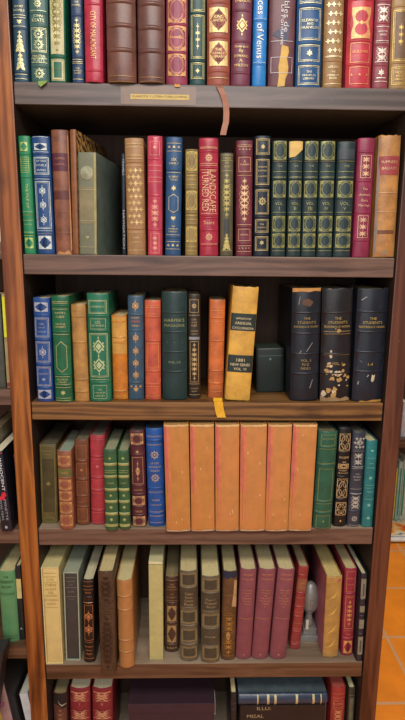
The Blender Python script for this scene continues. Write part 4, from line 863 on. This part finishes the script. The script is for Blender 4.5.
# bottom left: leaning books
def slab_book(label, x, z, w, h, d, lean, colour, y, page='#ddd6c8', extra=None, rough=.35):
    r, sf = make_book(w, h, d, colour, rnd=.04, label=label, group=GL, name='paperback_book', page=page, edge=.0006, rough=rough, board=leather('#2a2224', .5))
    r.rotation_euler = (0, lean, 0); r.location = (x, y, z); 
    if extra: extra(r, sf, w, h)
    return r
XR = lambda px, py, y: at_y(px, py, y).x
def curl(r, sf, w, h):
    T = Tool(w/2); T.ring(.0, h*.62, .008, .008, .003); T.build('magenta_curl', sf, .0009, [plain('magenta_ink', '#b02a8a', .4)], r)
    jag(r, sf, w, h, 'yellow_strip', '#d0b440', [(-.95,.1),(-.4,.1),(-.4,.6),(-.95,.6)])
mh = at_y(9, 671, .0).z-ZE
slab_book('mauve brown book leaning left under the lower left shelf', XR(15,745,.0)-.004, ZE+.0035, .034, mh, .17, -.145, '#b08c88', .0, extra=curl)
fl_ = slab_book('tall black folder standing in front at the bottom left corner', XR(5,645,-.06)-.025-.19*at_y(5,642,-.06).z, .0049, .05, at_y(5,649,-.06).z, .052, .19, '#232425', -.064, page='#2a2a2c')
fl_.name = 'folder'; fl_['category'] = 'folder'
wh = at_y(22, 697, .04).z-ZE
r = empty('paperback_book', (-W2-LP-.0135, .05, ZE+.0025), (0, -.145, 0)); tag(r, 'white paperback leaning under the lower left shelf', 'book', GL)
box_obj('page_block', (-.009, .009, .0015, .16, .0005, wh-.001), pages('#e8e6e2'), r)
bm = bmesh.new(); box(bm, -.0105, -.0095, 0, .162, 0, wh); box(bm, .0095, .0105, 0, .162, 0, wh); box(bm, -.0095, .0095, 0, .0012, 0, wh); bm_obj('cover', bm, plain('white_card', '#dfe0e0', .4), r)

# ------------------------------------------------------------------ room: tiled floor, walls, the far case on the right
def tiles():
    m, nt, b = newmat('terracotta_tiles')
    tc = node(nt, 'ShaderNodeTexCoord'); mp = node(nt, 'ShaderNodeMapping')
    gy = at_z(398, 637, 0); gx = at_z(396, 655, 0)
    mp.inputs['Location'].default_value = (-gx.x, -gy.y, 0)
    nt.links.new(tc.outputs['Object'], mp.inputs['Vector'])
    br = node(nt, 'ShaderNodeTexBrick'); br.offset = 0; br.inputs['Scale'].default_value = 1.0
    br.inputs['Brick Width'].default_value = .3; br.inputs['Row Height'].default_value = .3; br.inputs['Mortar Size'].default_value = .006; br.inputs['Mortar Smooth'].default_value = .2
    br.inputs['Color1'].default_value = lin('#f08e28'); br.inputs['Color2'].default_value = lin('#e88420'); br.inputs['Mortar'].default_value = lin('#cf9f74')
    nt.links.new(mp.outputs['Vector'], br.inputs['Vector'])
    v = coords(nt, (1, 1, 1), False)
    n = noise(nt, v, 7, 5, .65)
    c = mixc(nt, .55, br.outputs['Color'], ramp(nt, n, [(.3, G(.55)), (.7, G(1.0))]), 'MULTIPLY')
    nt.links.new(c, b.inputs['Base Color']); b.inputs['Roughness'].default_value = .3
    bump(nt, b, br.outputs['Fac'], -.3, .002)
    return m
FY = at_z(398, 546, 0).y
fl = struct(box_obj('floor', (-2.4, 2.6, -3.2, FY+.8, -.05, 0), tiles()))
pl = plain('plaster', '#b9ad9c', .8, 0, .06, 8)
struct(box_obj('wall_back', (-2.4, 2.6, FY+.8, FY+.9, 0, 2.75), pl)); struct(box_obj('wall_right', (2.6, 2.7, -3.2, FY+.9, 0, 2.75), pl)); struct(box_obj('wall_left', (-2.5, -2.4, -3.2, FY+.9, 0, 2.75), pl))
yy = FY+.02
x0 = XR(388, 540, yy); x1 = x0+.75
fb = empty('bookcase', (x0, yy, 0)); tag(fb, 'low far bookcase of children books beyond the right upright', 'bookcase')
zp = at_y(398, 539.5, yy).z; zq = at_y(400, 440.5, yy).z; tq = zq-at_y(400, 449, yy).z
wf = plain('white_board', '#d8d4cc', .5); wdk = wood('far_shelf', [(.3, '#3a251c'), (.7, '#553a2c')], 'X')
L0 = x1-x0
FD = at_z(398, 521.5, zp).y-yy+.18
box_obj('plinth', (0, L0, .0, FD, 0.012, zp), wf, fb, .002)
box_obj('foot_rail', (.0, L0, .02, FD-.02, 0, .0118), wdk, fb)
for z in (zq, zq+.42, zq+.84): box_obj('shelf', (0.002, L0, .02, FD, z-tq, z), wdk, fb, .002)
box_obj('side_panel', (-.03, 0, .0, FD+.01, 0, zq+.9), wdk, fb); box_obj('side_panel', (L0, L0+.03, .0, FD+.01, 0, zq+.9), wdk, fb); box_obj('back_panel', (0, L0, FD, FD+.012, 0.012, zq+.9), w_dark, fb)
GF = 'books in the far right bookcase'
def FB(label, xl, xr, yt, zs, colour, y, pg='#e0dccf', base=None):
    ys = 521 if zs == zp else 440
    P, Q = XR(xr, (yt+ys)/2, y), XR(xl, (yt+ys)/2, y)
    hh = at_y((xl+xr)/2, yt, y).z-zs
    r, sf = make_book(P-Q, hh, .16, colour, rnd=.1, label=label, group=GF, name='picture_book', page=pg); r.location = ((P+Q)/2, y, zs+.0004)
    return r, sf, P-Q, hh
yb_ = at_z(398, 521.5, zp).y
FB('bright yellow picture book beyond the right upright', 391.5, 396, 468, zp, '#d8c81e', yb_)
r, sf, w, h = FB('teal and white striped picture book beyond the right upright', 397, 401.5, 462, zp, '#9cc0b0', yb_); jag(r, sf, w, h, 'teal_band', '#2f8078', [(-.3,.1),(.3,.1),(.3,.9),(-.3,.9)])
r, sf, w, h = FB('pale picture book with green band beyond the right upright', 402, 408, 460, zp, '#c4c8b4', yb_); jag(r, sf, w, h, 'green_band', '#3a8a6a', [(-.8,.1),(-.2,.1),(-.2,.85),(-.8,.85)])
FB('mauve grey hardback above the yellow picture book', 397.5, 401.5, 402, zq, '#756a78', yy+.05)
FB('pale grey hardback above the teal picture book', 402, 407, 402, zq, '#b4b0b4', yy+.05)
# picture book lying face up on the low board
A0 = at_z(389, 537.5, zp); A1 = at_z(412, 537.5, zp)
kb = empty('picture_book', ((A0.x+A1.x)/2+.02, A0.y+.003, zp+.0005)); tag(kb, 'colourful picture book lying on the low white board at far right', 'book', GF)
hw = (A1.x-A0.x)/2+.02; dd = yb_-A0.y-.012
def cover_art():
    m, nt, b = newmat('printed_cover'); v = coords(nt, (1, 1, 1), False)
    n = noise(nt, v, 14, 2, .4)
    c = ramp(nt, n, [(.36, lin('#3a4a9a')), (.44, lin('#d8cfa8')), (.56, lin('#e08a2c')), (.64, lin('#d04a24'))])
    nt.links.new(c, b.inputs['Base Color']); b.inputs['Roughness'].default_value = .3; return m
box_obj('cover', (-hw, hw, 0, dd, .0105, .013), cover_art(), kb, .0006); box_obj('page_block', (-hw+.003, hw-.003, .002, dd-.002, .0022, .0104), pages('#e6e0d2'), kb); box_obj('back_cover', (-hw, hw, 0, dd, 0, .0021), plain('blue_card', '#5a6aa8', .4), kb)

# ------------------------------------------------------------------ light
def area(name, loc, rot, sx, sy, power, col):
    l = bpy.data.lights.new(name, 'AREA'); l.shape = 'RECTANGLE'; l.size = sx; l.size_y = sy; l.energy = power; l.color = col
    o = bpy.data.objects.new(name, l); COL.objects.link(o); o.location = loc; o.rotation_euler = rot; return o
area('ceiling_light', (.1, -1.55, 2.7), (math.radians(24), 0, 0), 1.7, .5, 50, (1.0, .93, .84))
area('ceiling_light', (.1, -2.7, 2.7), (math.radians(20), 0, 0), 1.6, .6, 34, (.97, .97, 1.0))
area('ceiling_light', (1.5, FY-.5, 2.65), (0, 0, 0), .8, .8, 44, (1.0, .92, .8))
area('front_fill', (-.3, -3.1, 1.55), (math.radians(90), 0, 0), 2.0, 1.5, 26, (.97, .97, 1.0))  # added fill lamp behind the camera, reaches the back panel from the front
w = bpy.data.worlds.new('room_light'); S.world = w; w.use_nodes = True
w.node_tree.nodes['Background'].inputs['Color'].default_value = (.95, .95, 1.0, 1); w.node_tree.nodes['Background'].inputs['Strength'].default_value = .25
EXPO = -0.45


# ------------------------------------------------------------------ look
S.view_settings.view_transform = 'Standard'; S.view_settings.look = 'None'
S.view_settings.exposure = EXPO; S.view_settings.gamma = 1.0; S.view_settings.use_curve_mapping = False
